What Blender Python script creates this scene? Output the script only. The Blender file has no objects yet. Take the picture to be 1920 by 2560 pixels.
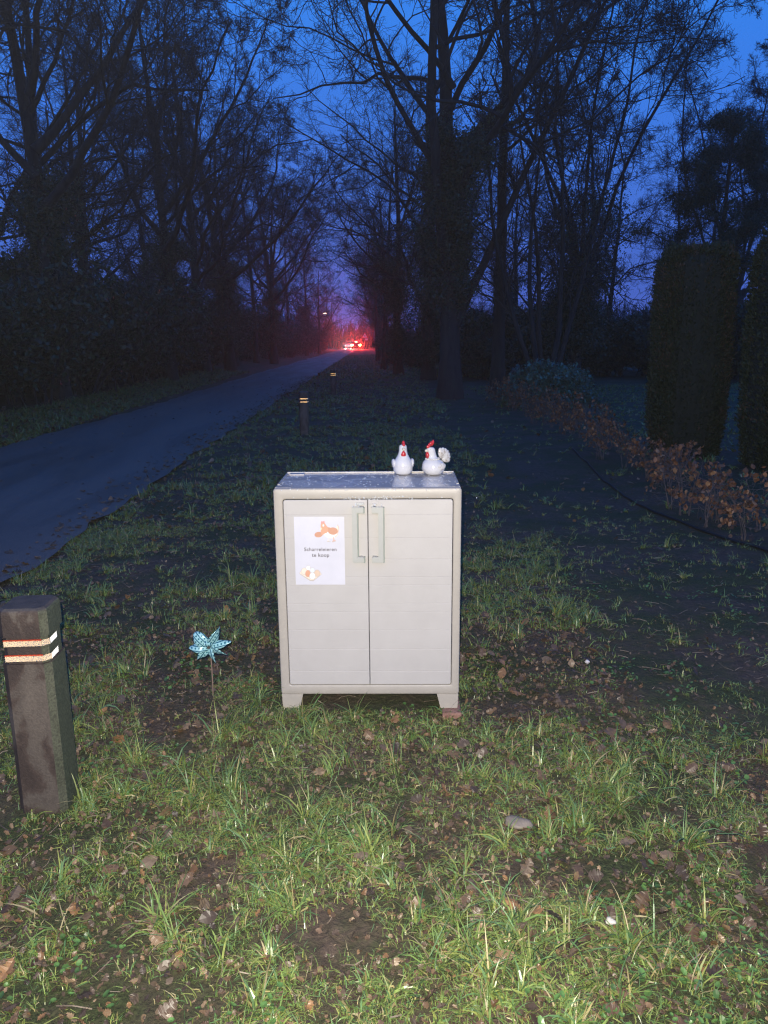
import bpy, bmesh, math, random
import numpy as np
from mathutils import Vector, Matrix
R = math.radians
PI = math.pi
scene = bpy.context.scene
COL = scene.collection

# ------------------------------------------------------------------ camera
CAM_H = 1.53
cam_data = bpy.data.cameras.new('camera')
cam = bpy.data.objects.new('camera', cam_data)
COL.objects.link(cam)
cam_data.sensor_fit = 'VERTICAL'
cam_data.sensor_height = 24.0
cam_data.lens = 18.0
cam_data.clip_start = 0.01
cam_data.clip_end = 2000
cam_rot = Matrix.Rotation(R(-2.09), 4, 'Z') @ Matrix.Rotation(R(90 - 12.6), 4, 'X') @ Matrix.Rotation(R(-0.5), 4, 'Z')
cam.matrix_world = Matrix.Translation((0, 0, CAM_H)) @ cam_rot
scene.camera = cam

# ------------------------------------------------------------------ sky at dusk
world = bpy.data.worlds.new('World')
scene.world = world
world.use_nodes = True
wn, wl = world.node_tree.nodes, world.node_tree.links
wn.clear()
wo = wn.new('ShaderNodeOutputWorld')
wb = wn.new('ShaderNodeBackground')
tc = wn.new('ShaderNodeTexCoord')
sx = wn.new('ShaderNodeSeparateXYZ')
wl.new(tc.outputs['Generated'], sx.inputs[0])
ramp = wn.new('ShaderNodeValToRGB')
ramp.color_ramp.elements[0].position = 0.0
ramp.color_ramp.elements[0].color = (0.046, 0.070, 0.31, 1)
ramp.color_ramp.elements[1].position = 0.9
ramp.color_ramp.elements[1].color = (0.010, 0.06, 0.28, 1)
for p_, c_ in ((0.12, (0.036, 0.092, 0.37, 1)), (0.25, (0.024, 0.112, 0.44, 1)), (0.42, (0.015, 0.142, 0.52, 1))):
    e = ramp.color_ramp.elements.new(p_)
    e.color = c_
wl.new(sx.outputs['Z'], ramp.inputs[0])
cn = wn.new('ShaderNodeTexNoise')
cn.inputs['Scale'].default_value = 2.2
cn.inputs['Detail'].default_value = 3
wl.new(tc.outputs['Generated'], cn.inputs['Vector'])
mr = wn.new('ShaderNodeMapRange')
mr.inputs['To Min'].default_value = 0.9
mr.inputs['To Max'].default_value = 1.1
wl.new(cn.outputs['Fac'], mr.inputs['Value'])
vm = wn.new('ShaderNodeVectorMath')
vm.operation = 'SCALE'
wl.new(ramp.outputs[0], vm.inputs[0])
wl.new(mr.outputs[0], vm.inputs['Scale'])
wl.new(vm.outputs[0], wb.inputs['Color'])
wb.inputs['Strength'].default_value = 1.75
wl.new(wb.outputs[0], wo.inputs[0])

# ------------------------------------------------------------------ the phone's flash
fl = bpy.data.lights.new('camera_flash', 'AREA')
fl.shape = 'DISK'
fl.size = 0.012
fl.energy = 150
fl.color = (1.0, 0.93, 0.78)
flash = bpy.data.objects.new('camera_flash', fl)
COL.objects.link(flash)
flash.matrix_world = Matrix.Translation((0, 0, CAM_H)) @ cam_rot @ Matrix.Translation((-0.022, 0.042, 0.0))

# ------------------------------------------------------------------ exposure, sampling
scene.view_settings.view_transform = 'Standard'
scene.view_settings.look = 'None'
scene.view_settings.exposure = 0
scene.view_settings.gamma = 1
cy = scene.cycles
cy.use_denoising = True
cy.filter_width = 1.25
cy.max_bounces = 5
cy.diffuse_bounces = 1
cy.glossy_bounces = 4
cy.transmission_bounces = 3
cy.volume_bounces = 0
cy.transparent_max_bounces = 6
cy.sample_clamp_indirect = 4
cy.blur_glossy = 0.0


# ================================================================== helpers
def link(o, parent=None):
    COL.objects.link(o)
    if parent is not None:
        o.parent = parent
    return o


def tag(o, label=None, cat=None, group=None, kind=None):
    if label: o['label'] = label
    if cat: o['category'] = cat
    if group: o['group'] = group
    if kind: o['kind'] = kind
    return o


def thing(name, label, cat, loc=(0, 0, 0), rz=0.0, group=None):
    o = bpy.data.objects.new(name, None)
    COL.objects.link(o)
    o.empty_display_size = 0.1
    o.location = loc
    o.rotation_euler = (0, 0, rz)
    return tag(o, label, cat, group)


def dup(root, loc, rz=0.0, scale=None, label=None, group=None):
    r = root.copy()
    COL.objects.link(r)
    r.location = loc
    r.rotation_euler = (root.rotation_euler[0], root.rotation_euler[1], rz)
    if scale: r.scale = scale
    if label: r['label'] = label
    if group: r['group'] = group
    for ch in root.children:
        c = ch.copy()
        COL.objects.link(c)
        c.parent = r
        for g in ch.children:
            d = g.copy()
            COL.objects.link(d)
            d.parent = c
    return r


def np_obj(name, V, F, mat, parent=None, smooth=False, colors=None):
    """V (n,3); F list of int arrays (m,3) or (m,4)."""
    me = bpy.data.meshes.new(name)
    V = np.asarray(V, dtype=np.float32).reshape(-1, 3)
    F = [np.asarray(f, dtype=np.int32) for f in F if len(f)]
    me.vertices.add(len(V))
    me.vertices.foreach_set('co', V.ravel())
    tot = np.concatenate([np.full(len(f), f.shape[1], dtype=np.int32) for f in F])
    loops = np.concatenate([f.ravel() for f in F])
    start = np.concatenate([[0], np.cumsum(tot)[:-1]]).astype(np.int32)
    me.loops.add(len(loops))
    me.loops.foreach_set('vertex_index', loops)
    me.polygons.add(len(tot))
    me.polygons.foreach_set('loop_start', start)
    me.polygons.foreach_set('loop_total', tot)
    me.polygons.foreach_set('use_smooth', np.full(len(tot), bool(smooth)))
    if colors is not None:
        a = me.color_attributes.new('tint', 'FLOAT_COLOR', 'POINT')
        c = np.ones((len(V), 4), dtype=np.float32)
        c[:, :3] = colors
        a.data.foreach_set('color', c.ravel())
    me.update(calc_edges=True)
    if mat: me.materials.append(mat)
    return link(bpy.data.objects.new(name, me), parent)


def bm_obj(name, bm, mat, parent=None, smooth=False, loc=None):
    bmesh.ops.recalc_face_normals(bm, faces=bm.faces)
    me = bpy.data.meshes.new(name)
    bm.to_mesh(me)
    bm.free()
    if smooth:
        for p in me.polygons: p.use_smooth = True
    if mat: me.materials.append(mat)
    o = link(bpy.data.objects.new(name, me), parent)
    if loc: o.location = loc
    return o


def box(bm, x0, x1, y0, y1, z0, z1, bev=0.0, seg=2):
    r = bmesh.ops.create_cube(bm, size=1)
    vs = r['verts']
    for v in vs:
        v.co = Vector((x0 + (v.co.x + .5) * (x1 - x0), y0 + (v.co.y + .5) * (y1 - y0), z0 + (v.co.z + .5) * (z1 - z0)))
    if bev > 0:
        es = list({e for v in vs for e in v.link_edges})
        bmesh.ops.bevel(bm, geom=es, offset=bev, segments=seg, affect='EDGES', profile=0.6)
    return vs


def prism(bm, pts, y0, y1, bev=0.0):
    """polygon pts (x,z) extruded from y0 to y1"""
    a = [bm.verts.new((p[0], y0, p[1])) for p in pts]
    f = bm.faces.new(a)
    r = bmesh.ops.extrude_face_region(bm, geom=[f])
    for v in r['geom']:
        if isinstance(v, bmesh.types.BMVert): v.co.y = y1
    if bev > 0:
        es = set()
        for v in r['geom']:
            if isinstance(v, bmesh.types.BMEdge): es.add(v)
        es |= set(f.edges)
        es = [e for e in bm.edges if all(v in a or v in r['geom'] for v in e.verts)]
        bmesh.ops.bevel(bm, geom=es, offset=bev, segments=2, affect='EDGES')


def lathe(profile, n=40):
    """profile list of (r,z) -> V, F"""
    V, Q = [], []
    for (r, z) in profile:
        for k in range(n):
            a = 2 * PI * k / n
            V.append((r * math.cos(a), r * math.sin(a), z))
    m = len(profile)
    for i in range(m - 1):
        for k in range(n):
            k2 = (k + 1) % n
            Q.append((i * n + k, i * n + k2, (i + 1) * n + k2, (i + 1) * n + k))
    return np.array(V), [np.array(Q)]


def ellipsoid(bm, c, r, rot=None, u=20, v=12):
    res = bmesh.ops.create_uvsphere(bm, u_segments=u, v_segments=v, radius=1)
    M = Matrix.Translation(c) @ (rot.to_4x4() if rot else Matrix.Identity(4)) @ Matrix.Diagonal((r[0], r[1], r[2], 1))
    bmesh.ops.transform(bm, matrix=M, verts=res['verts'])
    return res['verts']


def tubes(P, Rr, sides, off=0):
    """P (n,k,3) polylines, Rr (n,k) radii -> V, quads"""
    n, k, _ = P.shape
    T = np.gradient(P, axis=1)
    T /= np.linalg.norm(T, axis=2, keepdims=True) + 1e-9
    ref = np.where(np.abs(T[:, :1, 2:3]) > 0.9, np.array([1., 0, 0]), np.array([0, 0, 1.]))
    ref = np.broadcast_to(ref, T.shape)
    U = np.cross(T, ref)
    U /= np.linalg.norm(U, axis=2, keepdims=True) + 1e-9
    W = np.cross(T, U)
    a = np.arange(sides) * 2 * PI / sides
    V = P[:, :, None, :] + Rr[:, :, None, None] * (np.cos(a)[None, None, :, None] * U[:, :, None, :] + np.sin(a)[None, None, :, None] * W[:, :, None, :])
    idx = np.arange(n * k * sides).reshape(n, k, sides) + off
    nx = np.roll(idx, -1, axis=2)
    Q = np.stack([idx[:, :-1], nx[:, :-1], nx[:, 1:], idx[:, 1:]], axis=-1).reshape(-1, 4)
    return V.reshape(-1, 3), Q


class Acc:
    def __init__(s): s.V, s.Q, s.T, s.C, s.n = [], [], [], [], 0

    def add(s, V, Q=None, T=None, C=None):
        if Q is not None and len(Q): s.Q.append(np.asarray(Q) + s.n)
        if T is not None and len(T): s.T.append(np.asarray(T) + s.n)
        s.V.append(V)
        if C is not None: s.C.append(C)
        s.n += len(V)

    def tubes(s, P, Rr, sides): V, Q = tubes(P, Rr, sides); s.add(V, Q)

    def build(s, name, mat, parent=None, smooth=False):
        F = []
        if s.Q: F.append(np.concatenate(s.Q))
        if s.T: F.append(np.concatenate(s.T))
        return np_obj(name, np.concatenate(s.V), F, mat, parent, smooth, np.concatenate(s.C) if s.C else None)


def unit(v): return v / (np.linalg.norm(v, axis=-1, keepdims=True) + 1e-9)


# ------------------------------------------------------------------ materials
def new_mat(name):
    m = bpy.data.materials.new(name)
    m.use_nodes = True
    nt = m.node_tree
    b = nt.nodes['Principled BSDF']
    return m, nt, b


def ramp_node(nt, stops):
    r = nt.nodes.new('ShaderNodeValToRGB')
    els = r.color_ramp.elements
    while len(els) > 1: els.remove(els[0])
    els[0].position, els[0].color = stops[0][0], (*stops[0][1], 1)
    for p, c in stops[1:]:
        els.new(p).color = (*c, 1)
    return r


def noise_mat(name, stops, scale=5.0, rough=0.6, detail=6, bump=0.0, bscale=None, coord='Object', metallic=0.0, rrange=None, spec=0.5, stretch=None, dist=0.0):
    m, nt, b = new_mat(name)
    t = nt.nodes.new('ShaderNodeTexCoord')
    src = t.outputs[coord]
    if stretch:
        mp = nt.nodes.new('ShaderNodeMapping')
        mp.inputs['Scale'].default_value = stretch
        nt.links.new(src, mp.inputs['Vector'])
        src = mp.outputs[0]
    n = nt.nodes.new('ShaderNodeTexNoise')
    n.inputs['Scale'].default_value = scale
    n.inputs['Detail'].default_value = detail
    n.inputs['Roughness'].default_value = 0.65
    n.inputs['Distortion'].default_value = dist
    nt.links.new(src, n.inputs['Vector'])
    r = ramp_node(nt, stops)
    nt.links.new(n.outputs['Fac'], r.inputs[0])
    nt.links.new(r.outputs[0], b.inputs['Base Color'])
    b.inputs['Roughness'].default_value = rough
    b.inputs['Metallic'].default_value = metallic
    b.inputs['Specular IOR Level'].default_value = spec
    n2 = nt.nodes.new('ShaderNodeTexNoise')
    n2.inputs['Scale'].default_value = bscale or scale * 4
    n2.inputs['Detail'].default_value = 5
    nt.links.new(src, n2.inputs['Vector'])
    if rrange:
        q = nt.nodes.new('ShaderNodeMapRange')
        q.inputs['From Min'].default_value = 0.35
        q.inputs['From Max'].default_value = 0.65
        q.inputs['To Min'].default_value, q.inputs['To Max'].default_value = rrange
        nt.links.new(n.outputs['Fac'], q.inputs['Value'])
        nt.links.new(q.outputs[0], b.inputs['Roughness'])
    if bump:
        bp = nt.nodes.new('ShaderNodeBump')
        bp.inputs['Strength'].default_value = bump
        bp.inputs['Distance'].default_value = 0.01
        nt.links.new(n2.outputs['Fac'], bp.inputs['Height'])
        nt.links.new(bp.outputs[0], b.inputs['Normal'])
    return m


def flat_mat(name, col, rough=0.5, metallic=0.0, coat=0.0, var=0.12):
    lo = tuple(c * (1 - var) for c in col)
    hi = tuple(min(1, c * (1 + var)) for c in col)
    m = noise_mat(name, [(0.3, lo), (0.7, hi)], scale=9, rough=rough, metallic=metallic)
    m.node_tree.nodes['Principled BSDF'].inputs['Coat Weight'].default_value = coat
    return m


def tint_mat(name, rough=0.45, spec=0.5, trans=0.0):
    """base colour carried per blade or leaf"""
    m, nt, b = new_mat(name)
    a = nt.nodes.new('ShaderNodeVertexColor')
    a.layer_name = 'tint'
    t = nt.nodes.new('ShaderNodeTexCoord')
    n = nt.nodes.new('ShaderNodeTexNoise')
    n.inputs['Scale'].default_value = 60
    n.inputs['Detail'].default_value = 3
    nt.links.new(t.outputs['Object'], n.inputs['Vector'])
    q = nt.nodes.new('ShaderNodeMapRange')
    q.inputs['To Min'].default_value, q.inputs['To Max'].default_value = 0.65, 1.35
    nt.links.new(n.outputs['Fac'], q.inputs['Value'])
    v = nt.nodes.new('ShaderNodeVectorMath')
    v.operation = 'SCALE'
    nt.links.new(a.outputs['Color'], v.inputs[0])
    nt.links.new(q.outputs[0], v.inputs['Scale'])
    nt.links.new(v.outputs[0], b.inputs['Base Color'])
    b.inputs['Roughness'].default_value = rough
    b.inputs['Specular IOR Level'].default_value = spec
    return m


def emit_mat(name, col, strength):
    m, nt, b = new_mat(name)
    b.inputs['Base Color'].default_value = (*[c * .5 for c in col], 1)
    b.inputs['Emission Color'].default_value = (*col, 1)
    b.inputs['Emission Strength'].default_value = strength
    return m


M_bark = noise_mat('bark', [(0.3, (.018, .014, .012)), (0.55, (.04, .033, .027)), (0.75, (.034, .04, .024))], scale=3, rough=.9, bump=.8, bscale=14, stretch=(3, 3, .6))
M_twig = flat_mat('twig_bark', (.032, .026, .024), rough=.8)
M_ivy = tint_mat('ivy_leaves', rough=.4)
M_grass = tint_mat('grass_blades', rough=.36, spec=.5)
M_leaf = tint_mat('dead_leaves', rough=.42, spec=.45)
M_beech = tint_mat('beech_leaves', rough=.55, spec=.3)
M_hedge = tint_mat('conifer_sprays', rough=.6, spec=.3)

# ================================================================== the setting


def bend(y):
    """the lane drifts to the right far away"""
    return 0.021 * max(0.0, y - 9.0) + 0.0001 * max(0.0, y - 70.0) ** 2


rng = np.random.default_rng(7)


def vnoise(x, y, s, seed=0):
    """cheap smooth noise 0..1"""
    x = np.asarray(x) / s + seed * 17.3
    y = np.asarray(y) / s + seed * 5.1
    xi, yi = np.floor(x).astype(int), np.floor(y).astype(int)
    fx, fy = x - xi, y - yi
    fx, fy = fx * fx * (3 - 2 * fx), fy * fy * (3 - 2 * fy)

    def h(a, b):
        v = np.sin(a * 127.1 + b * 311.7 + seed * 74.7) * 43758.5453
        return v - np.floor(v)
    return (h(xi, yi) * (1 - fx) + h(xi + 1, yi) * fx) * (1 - fy) + (h(xi, yi + 1) * (1 - fx) + h(xi + 1, yi + 1) * fx) * fy


RX0, RX1 = -5.32, -2.30


def ground_z(x, y):
    x, y = np.asarray(x, float), np.asarray(y, float)
    near = np.clip((14 - np.hypot(x, y - 3)) / 8, 0, 1)
    z = (vnoise(x, y, .45, 1) - .5) * .035 + (vnoise(x, y, .13, 2) - .5) * .016 * near + (vnoise(x, y, 2.2, 3) - .5) * .05
    b = np.array([bend(v) for v in np.atleast_1d(y).ravel()]).reshape(np.shape(y)) if np.ndim(y) else bend(float(y))
    xr = x - b
    inroad = np.clip(np.minimum(xr - (RX0 - .35), (RX1 + .35) - xr) / .35, 0, 1)
    z = z * (1 - inroad) - 0.03 * inroad
    # flat pad where the cabinet stands
    pad = np.clip((.75 - np.hypot(x - .05, (y - 3.2))) / .2, 0, 1)
    z = z * (1 - pad) - .030 * pad * np.clip((x - .22) / .10, 0, 1)
    # low bank on the wood side
    z = z + np.clip((-6.6 - xr) / 2.5, 0, 1) * .35
    return z


def axis(vals):
    out = []
    for a, b, s in vals:
        out.append(np.arange(a, b, s))
    return np.unique(np.round(np.concatenate(out), 4))


gx = axis([(-600, -60, 30), (-60, -12, 3), (-12, -2.2, .25), (-2.2, 4.2, .05), (4.2, 14, .4), (14, 60, 3), (60, 601, 30)])
gy = axis([(-60, 0, 5), (0, .8, .2), (.8, 7, .05), (7, 30, .3), (30, 160, 2.5), (160, 901, 30)])
X, Y = np.meshgrid(gx, gy)
Z = ground_z(X, Y)
idx = np.arange(X.size).reshape(X.shape)
Q = np.stack([idx[:-1, :-1], idx[:-1, 1:], idx[1:, 1:], idx[1:, :-1]], -1).reshape(-1, 4)


def ground_mat():
    m, nt, b = new_mat('soil_and_moss')
    L = nt.links
    t = nt.nodes.new('ShaderNodeTexCoord')

    def nz(s, d=6, dist=0.):
        n = nt.nodes.new('ShaderNodeTexNoise')
        n.inputs['Scale'].default_value = s
        n.inputs['Detail'].default_value = d
        n.inputs['Roughness'].default_value = .7
        n.inputs['Distortion'].default_value = dist
        L.new(t.outputs['Object'], n.inputs['Vector'])
        return n
    a, c, f = nz(1.6), nz(28, 8, .6), nz(120, 4)
    soil = ramp_node(nt, [(.3, (.050, .036, .026)), (.5, (.095, .068, .048)), (.68, (.14, .10, .072)), (.8, (.075, .053, .038))])
    moss = ramp_node(nt, [(.3, (.028, .026, .013)), (.5, (.048, .060, .022)), (.7, (.085, .10, .035))])
    L.new(c.outputs['Fac'], soil.inputs[0])
    L.new(f.outputs['Fac'], moss.inputs[0])
    mx = nt.nodes.new('ShaderNodeMix')
    mx.data_type = 'RGBA'
    r = ramp_node(nt, [(.42, (0, 0, 0)), (.58, (1, 1, 1))])
    L.new(a.outputs['Fac'], r.inputs[0])
    L.new(r.outputs[0], mx.inputs['Factor'])
    L.new(soil.outputs[0], mx.inputs['A'])
    L.new(moss.outputs[0], mx.inputs['B'])
    L.new(mx.outputs['Result'], b.inputs['Base Color'])
    b.inputs['Roughness'].default_value = .8
    b.inputs['Specular IOR Level'].default_value = .3
    bp = nt.nodes.new('ShaderNodeBump')
    bp.inputs['Strength'].default_value = 1
    bp.inputs['Distance'].default_value = .02
    L.new(c.outputs['Fac'], bp.inputs['Height'])
    L.new(bp.outputs[0], b.inputs['Normal'])
    return m


tag(np_obj('ground', np.stack([X, Y, Z], -1).reshape(-1, 3), [Q], ground_mat(), smooth=True), kind='structure')

# the lane: one sheet with slightly ragged edges and a low crown
ys = np.concatenate([np.arange(-20, 30, .12), np.arange(30, 120, .8), np.arange(120, 420, 5)])
cols = 9
V = []
for i, y in enumerate(ys):
    b_ = bend(y)
    e0 = RX0 + b_ + (vnoise(y, 1.0, .4, 5) - .5) * .16 + (vnoise(y, 1., 3., 6) - .5) * .22
    e1 = RX1 + b_ + (vnoise(y, 9.0, .35, 7) - .5) * .20 + (vnoise(y, 4., 2.6, 8) - .5) * .18
    for j in range(cols):
        u = j / (cols - 1)
        V.append((e0 + (e1 - e0) * u, y, .012 + .03 * (1 - (2 * u - 1) ** 2)))
V = np.array(V)
idx = np.arange(len(V)).reshape(len(ys), cols)
Q = np.stack([idx[:-1, :-1], idx[:-1, 1:], idx[1:, 1:], idx[1:, :-1]], -1).reshape(-1, 4)
M_asph = road_mat = noise_mat('asphalt', [(.3, (.095, .076, .066)), (.5, (.150, .122, .106)), (.7, (.205, .168, .146))], scale=90, rough=.5, bump=.5, bscale=160, rrange=(.42, .66))
_nt = M_asph.node_tree
_b = _nt.nodes['Principled BSDF']
_t = _nt.nodes.new('ShaderNodeTexCoord')
_n = _nt.nodes.new('ShaderNodeTexNoise')
_n.inputs['Scale'].default_value = .9
_n.inputs['Detail'].default_value = 7
_n.inputs['Distortion'].default_value = .6
_mp = _nt.nodes.new('ShaderNodeMapping')
_mp.inputs['Scale'].default_value = (1.6, .25, 1)
_nt.links.new(_t.outputs['Object'], _mp.inputs[0])
_nt.links.new(_mp.outputs[0], _n.inputs['Vector'])
_q = _nt.nodes.new('ShaderNodeMapRange')
_q.inputs['From Min'].default_value, _q.inputs['From Max'].default_value = .38, .62
_q.inputs['To Min'].default_value, _q.inputs['To Max'].default_value = .48, .72
_nt.links.new(_n.outputs['Fac'], _q.inputs['Value'])
_nt.links.new(_q.outputs[0], _b.inputs['Roughness'])
_old = _b.inputs['Base Color'].links[0].from_socket
_rr = ramp_node(_nt, [(.36, (.80, .78, .76)), (.5, (1, 1, 1)), (.66, (1.15, 1.13, 1.1))])
_nt.links.new(_n.outputs['Fac'], _rr.inputs[0])
_mm = _nt.nodes.new('ShaderNodeMix')
_mm.data_type = 'RGBA'
_mm.blend_type = 'MULTIPLY'
_mm.inputs['Factor'].default_value = 1
_nt.links.new(_old, _mm.inputs['A'])
_nt.links.new(_rr.outputs[0], _mm.inputs['B'])
_nt.links.new(_mm.outputs['Result'], _b.inputs['Base Color'])
tag(np_obj('road', V, [Q], M_asph, smooth=True), kind='structure')


# ------------------------------------------------------------------ grass
def grass_density(x, y):
    d = vnoise(x, y, .22, 11) * .7 + vnoise(x, y, .9, 12) * .5
    d = np.clip((d - .44) * 2.7, .07, 1)
    soil = np.clip((x - (.95 + .05 * (y - 2)) - .5 * (vnoise(x, y, .8, 77) - .5)) / .35, 0, 1) * np.clip((y - 2.1) / 1.0, 0, 1) * np.clip((3.75 - x) / .3, 0, 1)
    d = d * (1 - .9 * soil)
    for gx_, gy_, gs_ in ((-.90, 1.72, .16), (-.40, 1.72, .17), (-.75, 2.05, .2), (.95, 1.55, .15), (.35, 1.5, .12), (-1.3, 2.9, .2), (.55, 2.5, .2)):
        d = np.maximum(d, np.exp(-(((x - gx_) / gs_) ** 2 + ((y - gy_) / gs_) ** 2)))
    worn = np.exp(-(((x - .15) / .35) ** 2 + ((y - 2.55) / .28) ** 2))
    d = d * (1 - .6 * worn)
    return d


def in_view(x, y, pad=.25):
    return np.abs((x - y * .0365)) < y * .53 + .45 + pad


def blades(n_tuft, y0, y1, x0, x1, per, L0, L1, w0, hmax, seed, wet=1.0, dens=True, flat=0.0):
    r = np.random.default_rng(seed)
    x = r.uniform(x0, x1, n_tuft)
    y = r.uniform(y0, y1, n_tuft)
    k = in_view(x, y)
    if dens: k &= r.uniform(0, 1, n_tuft) < grass_density(x, y) ** (2.2 if dens == 'tuft' else 1)
    b9 = np.array([bend(v) for v in y])
    k &= ~((x > RX0 + b9) & (x < RX1 + b9))
    k &= ~((np.abs(x - .045) < .37) & (y > 3.03) & (y < 3.40))
    k &= ~((np.abs(x + 1.062) < .085) & (np.abs(y - 2.40) < .085))
    x, y = x[k], y[k]
    n = len(x)
    tx, ty = np.repeat(x, per), np.repeat(y, per)
    vig = np.repeat(r.uniform(.35, 1.25, n) * (0.6 + .7 * vnoise(x, y, .5, 13)), per)
    lean = np.repeat(r.uniform(0, 2 * PI, n), per)
    N = n * per
    L = r.uniform(L0, L1, N) * vig
    az = lean + r.normal(0, 1.5, N)
    bx, by = tx + r.normal(0, .012, N), ty + r.normal(0, .012, N)
    bz = ground_z(bx, by) - .004
    el0 = r.uniform(.5, 1.45, N) - flat * r.uniform(0, 1.6, N)
    curl = r.uniform(.3, 1.9, N)
    seg = 4
    pts = np.zeros((N, seg + 1, 3))
    pts[:, 0] = np.stack([bx, by, bz], -1)
    wob = r.normal(0, .25, N)
    for s in range(seg):
        e = el0 - curl * (s / (seg - 1)) ** 1.2
        a = az + wob * s / seg
        d = np.stack([np.cos(e) * np.cos(a), np.cos(e) * np.sin(a), np.sin(e)], -1)
        pts[:, s + 1] = pts[:, s] + d * (L / seg)[:, None]
    gz = bz + .006
    pts[:, 1:, 2] = np.maximum(pts[:, 1:, 2], gz[:, None] + r.uniform(0, .012, (N, 1)))
    w = w0 * r.uniform(.6, 1.4, N)
    side = np.stack([-np.sin(az), np.cos(az), r.normal(0, .35, N)], -1)
    prof = np.array([.8, 1, .85, .55])
    Vv = np.zeros((N, 9, 3))
    for s in range(4):
        Vv[:, 2 * s] = pts[:, s] - side * (w * prof[s] * .5)[:, None]
        Vv[:, 2 * s + 1] = pts[:, s] + side * (w * prof[s] * .5)[:, None]
    Vv[:, 8] = pts[:, 4]
    base = np.arange(N)[:, None] * 9
    q = np.concatenate([base + np.array([[0, 1, 3, 2]]), base + np.array([[2, 3, 5, 4]]), base + np.array([[4, 5, 7, 6]])])
    t = base + np.array([[6, 7, 8]])
    pal = np.array([[.105, .165, .040], [.145, .20, .050], [.19, .22, .055], [.080, .15, .050], [.24, .20, .08], [.12, .20, .078], [.32, .27, .14]])
    pr = np.array([.24, .22, .18, .14, .08, .09, .05])
    ci = r.choice(len(pal), N, p=pr)
    c = pal[ci] * r.uniform(.7, 1.4, (N, 1))
    c = np.repeat(c[:, None], 9, 1)
    return Vv.reshape(-1, 3), q, t, c.reshape(-1, 3)


A = Acc()
A.add(*blades(22000, 1.15, 3.3, -2.3, 2.3, 9, .015, .065, .0021, .1, 1, flat=.35))
A.add(*blades(1300, 1.15, 3.0, -2.1, 2.1, 26, .05, .15, .0040, .15, 2, dens='tuft'))
A.add(*blades(24000, 3.2, 6.5, -2.35, 3.6, 8, .025, .08, .0034, .1, 3))
A.add(*blades(7000, 32, 85, -4.0, 6.0, 7, .08, .2, .035, .1, 9, dens=False))
A.add(*blades(1100, 3.0, 7.5, -2.35, 3.6, 22, .06, .14, .0050, .15, 4))
A.add(*blades(9000, 6.5, 14, -2.3, 3.4, 8, .05, .12, .008, .1, 5))
A.add(*blades(6000, 14, 34, -2.25, 3.6, 7, .07, .16, .016, .1, 6))
A.add(*blades(5000, 6, 26, 3.6, 14, 7, .06, .13, .014, .1, 8, dens=False))
A.add(*blades(5200, 7, 40, -7.2, -5.35, 8, .08, .22, .016, .1, 7, dens=False))
tag(A.build('grass', M_grass), 'wet winter grass in ragged tufts over the verge', 'grass', kind='stuff')


# small round-leaved weeds and clover among the grass
def weeds(n, seed):
    r = np.random.default_rng(seed)
    x, y = r.uniform(-2.2, 2.4, n), 1.2 + 4.0 * r.uniform(0, 1, n) ** 1.4
    k = in_view(x, y) & (vnoise(x, y, .3, 21) > .58) & ~((np.abs(x - .045) < .38) & (y > 2.98) & (y < 3.45))
    x, y = x[k], y[k]
    per = 5
    x, y = np.repeat(x, per) + r.normal(0, .02, len(x) * per), np.repeat(y, per) + r.normal(0, .02, len(y) * per)
    N = len(x)
    z = ground_z(x, y) + r.uniform(.004, .03, N)
    s = r.uniform(.003, .008, N)
    a = r.uniform(0, 2 * PI, N)
    tilt = r.normal(0, .35, (N, 2))
    m = 7
    an = np.arange(m) * 2 * PI / m
    lx = np.cos(an)[None] * s[:, None] * 1.25
    ly = np.sin(an)[None] * s[:, None]
    px = lx * np.cos(a)[:, None] - ly * np.sin(a)[:, None]
    py = lx * np.sin(a)[:, None] + ly * np.cos(a)[:, None]
    pz = z[:, None] + px * tilt[:, :1] + py * tilt[:, 1:]
    V = np.zeros((N, m + 1, 3))
    V[:, :m, 0], V[:, :m, 1], V[:, :m, 2] = x[:, None] + px, y[:, None] + py, pz
    V[:, m] = np.stack([x, y, z - .002], -1)
    base = np.arange(N)[:, None] * (m + 1)
    T = np.concatenate([base + np.array([[i, (i + 1) % m, m]]) for i in range(m)])
    c = np.array([.07, .14, .035]) * r.uniform(.6, 1.5, (N, 1)) * np.array([1, 1, 1])
    return V.reshape(-1, 3), None, T, np.repeat(c[:, None], m + 1, 1).reshape(-1, 3)


A = Acc()
A.add(*weeds(1900, 31))
tag(A.build('weeds', M_grass), 'small round-leaved weeds growing low between the grass tufts', 'weeds', kind='stuff')


# ------------------------------------------------------------------ fallen oak leaves
def oak_outline(r, lobes=4):
    """half outline points (t along, w width)"""
    pts = [(-.14, .008), (0, .012), (.05, .05)]
    for i in range(lobes):
        t0 = .10 + .76 * i / lobes
        dt = .76 / lobes
        wmax = (.14 + .22 * math.sin(PI * (i + 1.2) / (lobes + 1.1))) * r.uniform(.75, 1.2)
        pts += [(t0 + dt * .05, wmax * .74), (t0 + dt * .35, wmax * .95), (t0 + dt * .62, wmax), (t0 + dt * .86, wmax * .90)]
    pts += [(.90, .13), (.97, .08), (1.0, .0)]
    return pts


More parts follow.
